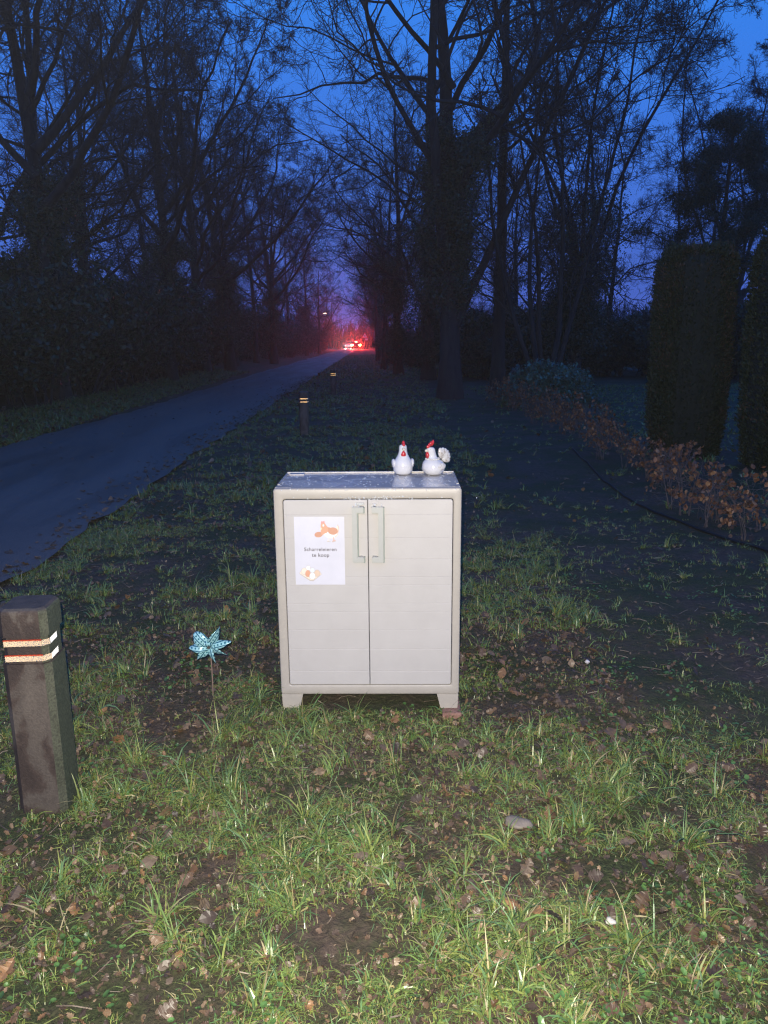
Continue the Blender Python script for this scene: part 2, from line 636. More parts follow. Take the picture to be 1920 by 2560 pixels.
def leaf_template(r, kind='oak'):
    if kind == 'oak':
        o = oak_outline(r, 3)
    else:
        o = [(0, .02), (.15, .2), (.35, .32), (.55, .33), (.75, .24), (.9, .11), (1, 0)]
    n = len(o)
    cur, cz = r.uniform(-1.2, 1.6), r.uniform(-1., 1.4)
    V = []
    for (t, w) in o:
        zc = cur * .25 * (t - .5) ** 2
        V.append((t - .5, 0, zc))
        for sgn in (1, -1):
            V.append((t - .5 + r.normal(0, .022), sgn * w * r.uniform(.82, 1.15), zc + cz * w * w * .9 + r.normal(0, .035)))
    T = []
    for i in range(n - 1):
        a, b = 3 * i, 3 * (i + 1)
        T += [(a, b, b + 1), (a, b + 1, a + 1), (a, a + 2, b + 2), (a, b + 2, b)]
    return np.array(V), np.array(T)


def scatter_leaves(A, temps, x, y, size, r, lift=.01, tilt=.45, pal=None, z=None, full3d=False):
    n = len(x)
    if z is None: z = ground_z(x, y) + r.uniform(.002, lift, n)
    which = r.integers(0, len(temps), n)
    for ti, (TV, TT) in enumerate(temps):
        k = np.where(which == ti)[0]
        if not len(k): continue
        m = len(k)
        a = r.uniform(0, 2 * PI, m)
        if full3d:
            t1, t2 = r.uniform(-1.3, 1.3, m), r.uniform(-1.5, 1.5, m)
        else:
            t1, t2 = r.normal(0, tilt, m), r.normal(0, tilt, m)
            fl_ = r.uniform(0, 1, m) < .3
            t1 = np.where(fl_, t1 + PI, t1)
        ca, sa, c1, s1, c2, s2 = np.cos(a), np.sin(a), np.cos(t1), np.sin(t1), np.cos(t2), np.sin(t2)
        V = TV[None] * size[k][:, None, None]
        x1, y1, z1 = V[..., 0], V[..., 1] * c1[:, None] - V[..., 2] * s1[:, None], V[..., 1] * s1[:, None] + V[..., 2] * c1[:, None]
        x2, z2 = x1 * c2[:, None] - z1 * s2[:, None], x1 * s2[:, None] + z1 * c2[:, None]
        px, py = x2 * ca[:, None] - y1 * sa[:, None], x2 * sa[:, None] + y1 * ca[:, None]
        if not full3d:
            z2 = z2 - z2.min(axis=1, keepdims=True) * .75
        W = np.stack([px + x[k][:, None], py + y[k][:, None], z2 + z[k][:, None]], -1)
        base = (np.arange(m) * len(TV))[:, None, None]
        T = (TT[None] + base).reshape(-1, 3)
        c = pal[r.integers(0, len(pal), m)] * r.uniform(.45, 1.3, (m, 1))
        A.add(W.reshape(-1, 3), None, T, np.repeat(c[:, None], len(TV), 1).reshape(-1, 3))


lr = np.random.default_rng(5)
TEMPS = [leaf_template(lr) for _ in range(14)] + [leaf_template(lr, 'beech') for _ in range(4)]
LPAL = np.array([[.15, .095, .050], [.17, .105, .055], [.11, .070, .042], [.22, .15, .085], [.095, .062, .040], [.20, .11, .05], [.13, .095, .062], [.080, .056, .038], [.11, .070, .042], [.12, .085, .055], [.10, .070, .046]])
A = Acc()


def leaf_field(n, x0, x1, y0, y1, s0, s1, lift, thr=.0):
    x, y = lr.uniform(x0, x1, n), lr.uniform(y0, y1, n)
    k = in_view(x, y) & (vnoise(x, y, .6, 41) + lr.uniform(-.3, .3, n) > thr)
    k &= (x < 1.2) | (y < 2.6) | (lr.uniform(0, 1, n) < .15)
    k &= ~((np.abs(x - .045) < .42) & (y > 2.97) & (y < 3.5)) & ~((np.abs(x + 1.062) < .12) & (np.abs(y - 2.40) < .12))
    x, y = x[k], y[k]
    scatter_leaves(A, TEMPS, x, y, lr.uniform(s0, s1, len(x)), lr, lift=lift, pal=LPAL)


leaf_field(2000, -2.3, 2.3, 1.15, 3.6, .024, .060, .016, .40)
leaf_field(26000, -2.4, 2.3, 1.15, 4.0, .006, .024, .016)
leaf_field(1700, -2.5, 3.4, 3.4, 9, .030, .060, .02, .4)
leaf_field(9000, -2.5, 3.4, 3.6, 9, .010, .028, .012)
leaf_field(2500, -2.6, 4.5, 8, 28, .05, .09, .02, .2)
leaf_field(1500, -7.5, -5.2, 8, 40, .06, .11, .05)
n9 = 900
y9 = lr.uniform(4, 34, n9)
x9 = np.where(lr.uniform(0, 1, n9) < .85, RX1 - np.abs(lr.normal(0, .22, n9)), lr.uniform(RX0, RX1, n9)) + .021 * np.maximum(0, y9 - 9)
u9 = np.clip((x9 - .021 * np.maximum(0, y9 - 9) - RX0) / (RX1 - RX0), 0, 1)
scatter_leaves(A, TEMPS, x9, y9, lr.uniform(.03, .075, n9), lr, tilt=.25, pal=LPAL, z=.014 + .03 * (1 - (2 * u9 - 1) ** 2))
tag(A.build('fallen_leaves', M_leaf), 'brown and tan oak leaves littering the verge', 'fallen leaves', kind='stuff')

# leaf crumbs, twigs of litter
A = Acc()
n = 1500
x, y = lr.uniform(-2.3, 2.4, n), lr.uniform(1.15, 6, n)
k = in_view(x, y)
x, y = x[k], y[k]
a = lr.uniform(0, 2 * PI, len(x))
L = lr.uniform(.015, .09, len(x)) * (lr.uniform(0, 1, len(x)) ** 1.5 + .3)
P = np.zeros((len(x), 3, 3))
for i, t in enumerate((-.5, 0, .5)):
    P[:, i, 0] = x + np.cos(a) * L * t
    P[:, i, 1] = y + np.sin(a) * L * t
    P[:, i, 2] = ground_z(P[:, i, 0], P[:, i, 1]) + .008 + lr.uniform(0, .012, len(x))
P[:, 1] += lr.normal(0, .05, (len(x), 3)) * L[:, None] * .8
Rr = np.repeat(lr.uniform(.0006, .0022, len(x))[:, None], 3, 1)
A.tubes(P, Rr, 4)
tag(A.build('twig_litter', noise_mat('litter', [(.35, (.05, .035, .025)), (.5, (.16, .12, .08)), (.65, (.30, .24, .17))], scale=6, rough=.6)), 'short dead stalks and twigs strewn through the grass', 'twigs', kind='stuff')


# ================================================================== the cabinet
M_frame = noise_mat('taupe_plastic', [(.3, (.385, .350, .305)), (.7, (.43, .39, .34))], scale=14, rough=.42, bump=.06, bscale=300)
M_door = noise_mat('pale_plastic', [(.3, (.45, .425, .405)), (.7, (.49, .465, .445))], scale=8, rough=.45, bump=.05, bscale=260)
M_dark = flat_mat('interior_shade', (.04, .04, .04), .8)


def wet_top_mat():
    m, nt, b = new_mat('wet_plastic_top')
    L = nt.links
    t = nt.nodes.new('ShaderNodeTexCoord')
    n = nt.nodes.new('ShaderNodeTexNoise')
    n.inputs['Scale'].default_value = 7
    n.inputs['Detail'].default_value = 6
    n.inputs['Distortion'].default_value = .8
    L.new(t.outputs['Object'], n.inputs['Vector'])
    r = ramp_node(nt, [(.35, (.58, .53, .47)), (.6, (.66, .60, .53)), (.72, (.44, .39, .33))])
    L.new(n.outputs['Fac'], r.inputs[0])
    L.new(r.outputs[0], b.inputs['Base Color'])
    q = nt.nodes.new('ShaderNodeMapRange')
    q.inputs['From Min'].default_value, q.inputs['From Max'].default_value = .4, .62
    q.inputs['To Min'].default_value, q.inputs['To Max'].default_value = .12, .36
    L.new(n.outputs['Fac'], q.inputs['Value'])
    L.new(q.outputs[0], b.inputs['Roughness'])
    b.inputs['Specular IOR Level'].default_value = .5
    b.inputs['Coat Weight'].default_value = .35
    b.inputs['Coat Roughness'].default_value = .05
    n2 = nt.nodes.new('ShaderNodeTexNoise')
    n2.inputs['Scale'].default_value = 60
    L.new(t.outputs['Object'], n2.inputs['Vector'])
    bp = nt.nodes.new('ShaderNodeBump')
    bp.inputs['Strength'].default_value = .12
    bp.inputs['Distance'].default_value = .004
    L.new(n2.outputs['Fac'], bp.inputs['Height'])
    L.new(bp.outputs[0], b.inputs['Normal'])
    return m


M_top = wet_top_mat()
M_drop = new_mat('water')[0]
_b = M_drop.node_tree.nodes['Principled BSDF']
_b.inputs['Base Color'].default_value = (.9, .93, .95, 1)
_b.inputs['Roughness'].default_value = .04
_b.inputs['Transmission Weight'].default_value = .35
_b.inputs['IOR'].default_value = 1.33

CW, CD, CH = .7515, .385, .952
HW = CW / 2
cab = thing('cabinet', 'low beige plastic cabinet with two doors standing on the grass verge', 'cabinet', (.0435, 3.012, 0), R(-3.1))


def rrect(x0, x1, z0, z1, r, n=5):
    out = []
    for cx, cz, a0 in ((x1 - r, z1 - r, 0), (x0 + r, z1 - r, 90), (x0 + r, z0 + r, 180), (x1 - r, z0 + r, 270)):
        for i in range(n + 1):
            a = R(a0 + 90 * i / n)
            out.append((cx + r * math.cos(a), cz + r * math.sin(a)))
    return out


OX0, OX1, OZ0, OZ1 = -HW + .035, HW - .031, .106, .911
outer = rrect(-HW, HW, .066, CH, .010)
inner = rrect(OX0, OX1, OZ0, OZ1, .012)
outer_b = rrect(-HW - .0015, HW + .0015, .0645, CH + .0015, .011)
inner_b = rrect(OX0 - .001, OX1 + .001, OZ0 - .001, OZ1 + .001, .012)
loops = [(outer_b, .030), (outer_b, .006), (rrect(-HW + .0005, HW - .0005, .0665, CH - .0005, .010), .0015), (rrect(-HW + .004, HW - .004, .070, CH - .004, .009), 0),
         (rrect(OX0 - .005, OX1 + .005, OZ0 - .005, OZ1 + .005, .014), 0), (rrect(OX0 - .001, OX1 + .001, OZ0 - .001, OZ1 + .001, .0125), .0015), (inner, .004), (inner, .030)]
V = np.array([(p[0], y, p[1]) for lp, y in loops for p in lp])
n = len(outer)
idx = np.arange(len(loops) * n).reshape(len(loops), n)
nx = np.roll(idx, -1, 1)
Q = np.stack([idx[:-1], nx[:-1], nx[1:], idx[1:]], -1).reshape(-1, 4)
np_obj('front_frame', V, [Q], M_frame, cab, smooth=True)
bm = bmesh.new()
box(bm, -HW, -HW + .02, .031, CD, .066, CH - .012, .002)
box(bm, HW - .02, HW, .031, CD, .066, CH - .012, .002)
box(bm, -HW + .021, HW - .021, CD - .012, CD - .001, .066, CH - .012, .001)
box(bm, -HW + .021, HW - .021, .031, CD - .013, .07, .09, .001)
bm_obj('body', bm, M_frame, cab)
bm = bmesh.new()
box(bm, -HW, HW, .0308, CD, CH - .0115, CH, .003)
# low raised lip along the back and the two ends, broken at the left corner
box(bm, -HW + .004, HW - .004, CD - .012, CD - .001, CH + .0003, CH + .0065, .002)
box(bm, -HW + .002, -HW + .012, .10, CD - .014, CH + .0003, CH + .003, .001)
box(bm, HW - .012, HW - .002, .10, CD - .014, CH + .0003, CH + .003, .001)
# corner lids
box(bm, -HW + .003, -HW + .066, .0312, .075, CH + .0003, CH + .0018, .0006)
box(bm, HW - .070, HW - .003, .0312, .075, CH + .0003, CH + .0018, .0006)
box(bm, -HW + .02, -HW + .085, CD - .060, CD - .014, CH + .0003, CH + .0045, .0012)
bm_obj('top_panel', bm, M_top, cab)
bm = bmesh.new()
box(bm, OX0 + .004, OX1 - .004, .016, .018, OZ0 + .004, OZ1 - .004)  # near-black sheet behind the doors, painting in the shade of the gaps
bm_obj('gap_shade', bm, M_dark, cab)
for s in (-1, 1):
    for yb, yy in ((0.001, .075), (CD - .075, CD - .001)):
        bm = bmesh.new()
        o_, i_, ib = s * (HW - .001), s * (HW - .092), s * (HW - .076)
        prism(bm, [(o_, .0665), (i_, .0665), (ib, .0), (s * (HW - .004), .0)], yb, yy, .002)
        bm_obj('leg', bm, M_frame, cab)

GRO = [.846, .75, .66, .585, .549, .47, .434, .355, .269, .171]


def door(u0, u1, side):
    z0, z1 = OZ0 + .003, OZ1 - .003
    rows = [(z0, .0062), (z0 + .0006, .0015), (z0 + .003, .0)]
    for g in sorted(GRO):
        rows += [(g - .0016, 0), (g - .0005, .0008), (g + .0005, .0008), (g + .0016, 0)]
    rows += [(z1 - .003, 0), (z1 - .0006, .0015), (z1, .0062)]
    zz = [r_[0] for r_ in rows]
    extra = []
    for q in (.002, .004, .007, .012):
        extra += [(z0 + .003 + q, 0), (z1 - .003 - q, 0)]
    rows = sorted(rows + extra)
    rc = .010
    V, m = [], 8
    for (z, y) in rows:
        dz = min(z - z0, z1 - z)
        ins = rc - math.sqrt(max(0, rc * rc - (rc - dz) ** 2)) if dz < rc else 0
        a, b = (u0 + ins, u1) if side < 0 else (u0, u1 - ins)
        gy = y
        V += [(a, .015, z), (a, max(.003, y), z), (a + .0008, y + .0008, z), (a + .003, gy, z), (b - .003, gy, z), (b - .0008, y + .0008, z), (b, max(.003, y), z), (b, .015, z)]
    idx = np.arange(len(V)).reshape(len(rows), m)
    Q = np.stack([idx[:-1, :-1], idx[:-1, 1:], idx[1:, 1:], idx[1:, :-1]], -1).reshape(-1, 4)
    o = np_obj('door', V, [Q], M_door, cab, smooth=False)
    return o


uc = .001
dl = door(OX0 + .0025, uc - .0012, -1)
dr = door(uc + .0012, OX1 - .0025, 1)
M_hand = noise_mat('handle_plastic', [(.3, (.40, .40, .37)), (.7, (.44, .44, .41))], scale=14, rough=.35)


M_hshade = flat_mat('handle_shade_tone', (.25, .285, .26), .5)  # grey-green tone for the handle's imitated shadow


def handle(parent, s):
    bm = bmesh.new()
    t = .0205
    xo, xi = s * .0625 + uc, s * .0165 + uc
    z0, z1 = .654, .884
    xb = xo - s * t
    prism(bm, [(xo, z0), (xo, z1), (xi, z1), (xi, z1 - .024), (xb, z1 - .024), (xb, z0 + .024), (xi, z0 + .024), (xi, z0)], -.034, -.019, .0022)
    a, b = sorted((xi, xi + s * .019))
    box(bm, a, b, -.0192, .0005, z1 - .022, z1 - .002, .0012)
    box(bm, a, b, -.0192, .0005, z0 + .002, z0 + .022, .0012)
    o = bm_obj('handle', bm, M_hand, parent)
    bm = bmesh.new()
    f = .0045  # dark copy shifted right and down, imitating the handle's shadow
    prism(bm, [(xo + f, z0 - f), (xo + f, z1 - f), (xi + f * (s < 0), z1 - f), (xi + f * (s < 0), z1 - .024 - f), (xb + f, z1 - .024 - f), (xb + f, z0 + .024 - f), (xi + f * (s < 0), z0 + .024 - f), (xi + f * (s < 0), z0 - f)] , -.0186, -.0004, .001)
    bm_obj('handle_shade', bm, M_hshade, o)
    return o


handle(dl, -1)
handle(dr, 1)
# little latch tabs above the handles
bm = bmesh.new()
box(bm, uc + .003, uc + .043, -.003, -.0002, .889, .902, .001)
box(bm, uc + .018, uc + .036, -.010, -.003, .886, .893, .001)
bm_obj('latch', bm, M_door, dr)
bm = bmesh.new()
box(bm, uc - .046, uc - .014, -.010, -.0002, .887, .896, .0015)
bm_obj('latch', bm, M_hand, dl)
# rain drops hanging under the top rail and on the handles
bm = bmesh.new()
rr = random.Random(4)
for i in range(150):
    if i < 90:
        u, z, y = rr.gauss(.02, .12), .9115 + rr.uniform(-.003, .010), -.0004
    elif i < 120:
        u, z, y = rr.uniform(-HW + .02, HW - .02), .952 - rr.uniform(0, .006), -.0003
    else:
        u, z, y = rr.choice((-1, 1)) * rr.uniform(.018, .06), .884 + rr.uniform(0, .010), -.030 + rr.uniform(0, .02)
    s = rr.uniform(.0008, .0024)
    ellipsoid(bm, Vector((u, y, z)), (s, s * .8, s * rr.uniform(.9, 1.5)), u=8, v=6)
for i in range(330):
    u, v = rr.uniform(-HW + .01, HW - .01), rr.uniform(.035, CD - .02)
    s = rr.uniform(.0008, .003)
    ellipsoid(bm, Vector((u, v, CH)), (s * rr.uniform(1, 1.8), s * rr.uniform(1, 1.8), s * .4), u=8, v=6)
wd = bm_obj('water_drops', bm, M_drop, cab, smooth=True)
wd['kind'] = 'stuff'

# the paver under the right foot
bm = bmesh.new()
box(bm, -.040, .040, -.105, .105, -.06, .0, .006)
M_brick = noise_mat('red_paver', [(.3, (.20, .10, .075)), (.6, (.32, .18, .14)), (.8, (.10, .08, .06))], scale=22, rough=.8, bump=.6)
brick = bm_obj('paver', bm, M_brick, None, loc=(.392, 3.055, -.0008))
brick.rotation_euler = (0, 0, R(-3))
tag(brick, 'reddish paving brick sunk under the right foot of the cabinet', 'brick')

# ------------------------------------------------------------------ the poster
PW, PH = .2035, .286
pos = thing('poster', 'white paper notice with hen and eggs taped on the left cabinet door', 'poster', (0, 0, 0), 0)
M_paper = noise_mat('paper_in_sleeve', [(.3, (.58, .575, .63)), (.7, (.63, .62, .68))], scale=9, rough=.38, bump=.25, bscale=14)
# cabinet frame matrix
cabM = Matrix.Translation((.0435, 3.012, 0)) @ Matrix.Rotation(R(-3.1), 4, 'Z')
pu, pz = -.2985, .5535
pos.matrix_world = cabM @ Matrix.Translation((pu, -.0016, pz)) @ Matrix.Rotation(R(.2), 4, 'Y')


def sheet_y(u, v):
    """slight buckle of the paper, metres towards the viewer"""
    return -.0009 * (.5 + .5 * math.sin(u * 34 + v * 9)) * math.sin(PI * min(1, max(0, u / PW))) * (.3 + math.sin(PI * min(1, max(0, v / PH))))


nu, nv = 16, 20
V = [(u * PW, sheet_y(u * PW, v * PH), v * PH) for v in np.linspace(0, 1, nv) for u in np.linspace(0, 1, nu)]
V += [(a, b + .0006, c) for a, b, c in V]
idx = np.arange(nu * nv).reshape(nv, nu)
Q1 = np.stack([idx[:-1, :-1], idx[:-1, 1:], idx[1:, 1:], idx[1:, :-1]], -1).reshape(-1, 4)
np_obj('sheet', V, [np.concatenate([Q1, Q1[:, ::-1] + nu * nv])], M_paper, pos, smooth=True)


def pc(x, y):
    """reading of the poster's own layout -> metres on the sheet"""
    xl = 205 + (y - 405) * 43 / 1090
    return ((x - xl) / 802 * PW, (1 - (y - 403) / 1084) * PH)


def patch(name, shapes, parent):
    """flat printed shapes: list of (points, material, layer)"""
    bm = bmesh.new()
    mats = []
    for pts, mat, lay in shapes:
        if mat not in mats: mats.append(mat)
        vs = []
        for p in pts:
            u, v = pc(*p)
            vs.append(bm.verts.new((u, sheet_y(u, v) - .00025 - .00006 * lay, v)))
        try:
            f = bm.faces.new(vs)
            f.material_index = mats.index(mat)
            bmesh.ops.triangulate(bm, faces=[f])
        except ValueError:
            pass
    me = bpy.data.meshes.new(name)
    bm.to_mesh(me)
    bm.free()
    for m in mats: me.materials.append(m)
    return link(bpy.data.objects.new(name, me), parent)


def ell(cx, cy_, rx_, ry_, rot=0, n=22, egg=0):
    out = []
    for i in range(n):
        a = 2 * PI * i / n
        x_, y_ = rx_ * math.cos(a) * (1 + egg * math.sin(a)), ry_ * math.sin(a)
        c, s = math.cos(rot), math.sin(rot)
        out.append((cx + x_ * c - y_ * s, cy_ + x_ * s + y_ * c))
    return out


def stroke(pts, w):
    """outline strip of a polyline as quads"""
    out = []
    for i in range(len(pts) - 1):
        (x0, y0), (x1, y1) = pts[i], pts[i + 1]
        d = math.hypot(x1 - x0, y1 - y0) or 1
        nx_, ny_ = -(y1 - y0) / d * w / 2, (x1 - x0) / d * w / 2
        out.append([(x0 + nx_, y0 + ny_), (x1 + nx_, y1 + ny_), (x1 - nx_, y1 - ny_), (x0 - nx_, y0 - ny_)])
    return out


pm = lambda n_, c_: flat_mat('print_' + n_, c_, .5, var=.06)
P_or, P_br, P_pk, P_li, P_cr = pm('orange', (.66, .34, .22)), pm('brown', (.56, .29, .19)), pm('pink', (.70, .30, .27)), pm('line', (.45, .36, .33)), pm('cream', (.76, .66, .55))
P_wh, P_bl, P_tan, P_ink, P_ye, P_gr = pm('white', (.80, .79, .79)), pm('pale_blue', (.66, .72, .76)), pm('tan', (.66, .50, .38)), pm('ink', (.11, .10, .11)), pm('yellow', (.80, .66, .36)), pm('grey', (.50, .44, .40))
hs = []
hs.append((ell(800, 655, 118, 88, .1), P_cr, 0))
hs.append((ell(800, 655, 112, 82, .1), P_wh, 1))
hs.append(([(885, 560), (905, 530), (925, 560), (928, 620), (905, 660), (880, 640)], P_cr, 1))
hs.append(([(637, 500), (690, 485), (722, 535), (765, 580), (770, 620), (735, 655), (700, 668), (665, 690), (640, 660), (655, 620), (640, 575)], P_or, 2))
hs.append((ell(832, 628, 80, 58, .1), P_br, 3))
hs.append(([(740, 565), (790, 572), (800, 640), (765, 625)], P_br, 3))
hs.append((ell(605, 683, 66, 44, -.12), P_br, 3))
hs.append(([(640, 640), (690, 622), (700, 668), (655, 690)], P_or, 4))
hs.append((ell(655, 492, 17, 22), P_pk, 3))
hs.append((ell(685, 490, 14, 20), P_pk, 4))
hs.append((ell(678, 540, 15, 18), P_wh, 5))
hs.append((ell(674, 544, 5, 6), P_ink, 6))
hs.append(([(640, 570), (656, 578), (654, 606), (634, 600)], P_ye, 5))
for pts in ([(775, 715), (770, 770), (742, 792), (798, 792)], [(845, 715), (850, 765), (828, 800)], [(850, 765), (880, 786), (828, 800)]):
    for q in stroke(pts, 11): hs.append((q, P_or if pts[0][0] != 775 else P_cr, 2))
for q in stroke([(742, 793), (798, 793)], 9): hs.append((q, P_gr, 3))
for q in stroke([(826, 800), (882, 786)], 9): hs.append((q, P_gr, 3))
for q in stroke([(895, 528), (918, 550), (928, 600), (905, 680), (868, 722)], 6): hs.append((q, P_or, 4))
patch('hen_drawing', hs, pos)
es = [([(303, 1300), (318, 1276), (345, 1272), (470, 1360), (520, 1385), (625, 1285), (655, 1295), (663, 1322), (530, 1430), (480, 1428), (320, 1322)], P_gr, 0),
      ([(310, 1300), (322, 1282), (345, 1278), (470, 1366), (520, 1391), (625, 1291), (650, 1299), (657, 1318), (527, 1412), (482, 1410), (322, 1312)], P_cr, 1)]
for (ex, ey, ra, rb, mt) in ((445, 1218, 40, 43, P_wh), (515, 1252, 41, 43, P_bl), (382, 1268, 50, 56, P_cr), (590, 1300, 50, 56, P_tan), (442, 1305, 44, 58, P_or), (515, 1342, 50, 57, P_wh)):
    lay = 2 + 2 * len([0 for s_ in es if s_[2] > 1]) // 2
    es.append((ell(ex, ey, ra, rb, egg=.12), P_li, lay))
    es.append((ell(ex, ey, ra - 4, rb - 4, egg=.12), mt, lay + 1))
patch('egg_tray_drawing', es, pos)


def text_mesh(s, size, cx, cz, name, parent, mat, offset=.0, yy=0.0):
    cu = bpy.data.curves.new(name + '_curve', 'FONT')
    cu.body = s
    cu.size = size
    cu.align_x, cu.align_y = 'CENTER', 'CENTER'
    cu.offset = offset
    cu.extrude = .0
    cu.space_character = 1.08
    to = bpy.data.objects.new(name + '_curve', cu)
    COL.objects.link(to)
    bpy.context.view_layer.update()
    me = bpy.data.meshes.new_from_object(to.evaluated_get(bpy.context.evaluated_depsgraph_get()))
    bpy.data.objects.remove(to)
    bpy.data.curves.remove(cu)
    for v in me.vertices:
        x_, y_ = v.co.x, v.co.y
        v.co = Vector((cx + x_, yy + sheet_y(cx + x_, cz + y_) - .0005, cz + y_))
    me.materials.clear()
    me.materials.append(mat)
    return link(bpy.data.objects.new(name, me), parent)


u_, v_ = pc(638, 920)
text_mesh('Scharreleieren', .0208, u_, v_, 'lettering', pos, P_ink, .00032)
u_, v_ = pc(642, 1012)
text_mesh('te koop', .0208, u_, v_, 'lettering', pos, P_ink, .00032)

# ================================================================== the two china hens
M_china = noise_mat('white_glaze', [(.3, (.60, .58, .57)), (.7, (.68, .66, .65))], scale=30, rough=.12)
M_china.node_tree.nodes['Principled BSDF'].inputs['Coat Weight'].default_value = .8
M_red = noise_mat('red_glaze', [(.3, (.40, .02, .025)), (.7, (.55, .04, .045))], scale=60, rough=.2)
M_beak = noise_mat('cream_glaze', [(.3, (.50, .42, .33)), (.7, (.70, .62, .52))], scale=90, rough=.25)
M_feather = noise_mat('brushed_glaze', [(.35, (.36, .31, .26)), (.5, (.60, .57, .53)), (.7, (.70, .68, .65))], scale=60, rough=.2)
M_dot = flat_mat('black_paint', (.03, .03, .03), .3)


def smooth_lathe(prof, lean=None, n=40, name='body', parent=None, sub=6, mat=None):
    pr = np.array(prof, float)
    t = np.arange(len(pr))
    tt = np.linspace(0, len(pr) - 1, (len(pr) - 1) * sub + 1)
    # Catmull-Rom
    out = []
    for v in tt:
        i = min(int(v), len(pr) - 2)
        f_ = v - i
        p0, p1, p2, p3 = pr[max(i - 1, 0)], pr[i], pr[i + 1], pr[min(i + 2, len(pr) - 1)]
        out.append(.5 * ((2 * p1) + (-p0 + p2) * f_ + (2 * p0 - 5 * p1 + 4 * p2 - p3) * f_ ** 2 + (-p0 + 3 * p1 - 3 * p2 + p3) * f_ ** 3))
    out = [(max(0.00002, a), b) for a, b in out]
    V, F = lathe(out, n)
    if lean:
        for v in V:
            dy = lean(v[2])
            v[1] += dy
    return np_obj(name, V, F, mat or M_china, parent, smooth=True)


ZT = CH + .001
hen = thing('hen_figurine', 'white china hen facing forward on the cabinet top, left of the rooster', 'hen figurine', (.207, 3.338, ZT), R(4))
smooth_lathe([(.0, .0), (.024, .0005), (.036, .006), (.0425, .020), (.044, .040), (.040, .058), (.031, .073), (.0235, .086), (.0190, .100), (.0178, .112), (.0170, .122), (.0125, .130), (.0, .1335)], lean=lambda z: -.004 * max(0, (z - .05) / .08), parent=hen)
bm = bmesh.new()
ellipsoid(bm, Vector((0, -.0235, .1145)), (.0078, .011, .0075))
bm_obj('beak', bm, M_beak, hen, smooth=True)


def drop_shape(bm, c, w, h, th):
    """wattle: rounded drop, narrow at the top"""
    res = bmesh.ops.create_uvsphere(bm, u_segments=20, v_segments=14, radius=1)
    for v in res['verts']:
        zz = v.co.z
        k = .42 + .58 * (1 - (zz + 1) / 2) ** .6
        v.co = Vector((c[0] + v.co.x * w * k, c[1] + v.co.y * th, c[2] + zz * h))


bm = bmesh.new()
drop_shape(bm, (0, -.0215, .0915), .0135, .0155, .0065)
bm_obj('wattle', bm, M_red, hen, smooth=True)
bm = bmesh.new()
for yy, zz, rr_ in ((-.014, .132, .008), (-.004, .138, .0095), (.006, .134, .008)):
    ellipsoid(bm, Vector((0.002, yy, zz)), (.0072, .0085, rr_ * 1.15))
bm_obj('comb', bm, M_red, hen, smooth=True)
for s in (-1, 1):
    bm = bmesh.new()
    ellipsoid(bm, Vector((s * .0385, .004, .046)), (.0115, .027, .0235), Matrix.Rotation(s * R(12), 3, 'Y') @ Matrix.Rotation(R(-18), 3, 'X'))
    bm_obj('wing', bm, M_china, hen, smooth=True)
    bm = bmesh.new()
    ellipsoid(bm, Vector((s * .0105, -.0165, .1235)), (.0014, .0012, .0010), u=8, v=6)
    bm_obj('eye', bm, M_dot, hen, smooth=True)
bm = bmesh.new()
ellipsoid(bm, Vector((0, .040, .068)), (.016, .016, .022), Matrix.Rotation(R(-35), 3, 'X'))
bm_obj('tail', bm, M_china, hen, smooth=True)

roo = thing('rooster_figurine', 'white china rooster in side view with tall comb and fanned tail on the cabinet top', 'rooster figurine', (.3395, 3.322, ZT), R(-62))
smooth_lathe([(.0, .0), (.027, .0005), (.040, .008), (.0490, .022), (.0510, .036), (.047, .051), (.037, .063), (.0265, .072), (.0205, .083), (.0190, .095), (.0185, .108), (.0165, .117), (.010, .1215), (.0, .1225)],
             lean=lambda z: -.014 * max(0, (z - .045) / .07), parent=roo)
bm = bmesh.new()
ellipsoid(bm, Vector((0, -.0335, .108)), (.0070, .011, .0072), Matrix.Rotation(R(10), 3, 'X'))
bm_obj('beak', bm, M_beak, roo, smooth=True)
bm = bmesh.new()
drop_shape(bm, (0, -.0315, .089), .0125, .0160, .0075)
bm_obj('wattle', bm, M_red, roo, smooth=True)
bm = bmesh.new()
for yy, zz, rz_ in ((-.026, .124, .008), (-.019, .131, .010), (-.011, .136, .012), (-.003, .139, .014)):
    ellipsoid(bm, Vector((0, yy - .002, zz)), (.0062, .0075, rz_), Matrix.Rotation(R(-22), 3, 'X'))
bm_obj('comb', bm, M_red, roo, smooth=True)
bm = bmesh.new()   # ruffled collar
for k in range(26):
    a = 2 * PI * k / 26
    ellipsoid(bm, Vector((.0290 * math.cos(a), -.0045 + .0290 * math.sin(a), .0695)), (.0040, .0040, .0046), u=8, v=6)
bm_obj('neck_ruff', bm, M_feather, roo, smooth=True)
for s in (-1, 1):
    bm = bmesh.new()
    ellipsoid(bm, Vector((s * .0435, .010, .038)), (.010, .026, .017), Matrix.Rotation(R(14), 3, 'X'))
    bm_obj('wing', bm, M_feather, roo, smooth=True)
    bm = bmesh.new()
    ellipsoid(bm, Vector((s * .0145, -.024, .1135)), (.0012, .0014, .0010), u=8, v=6)
    bm_obj('eye', bm, M_dot, roo, smooth=True)
bm = bmesh.new()   # tail: overlapping sickle feathers fanning up and over, drooping behind
for k, ang in enumerate((104, 84, 64, 44, 24, 4, -16)):
    a = R(ang)
    L_ = .045 - .0006 * k
    cyy = .046 + math.cos(a) * L_ * .5
    czz = .068 + math.sin(a) * L_ * .5
    ellipsoid(bm, Vector((0, cyy, czz)), (.010, L_ * .58, .0145), Matrix.Rotation(a, 3, 'X'), u=16, v=12)
bm_obj('tail', bm, M_feather, roo, smooth=True)

# ================================================================== pinwheel


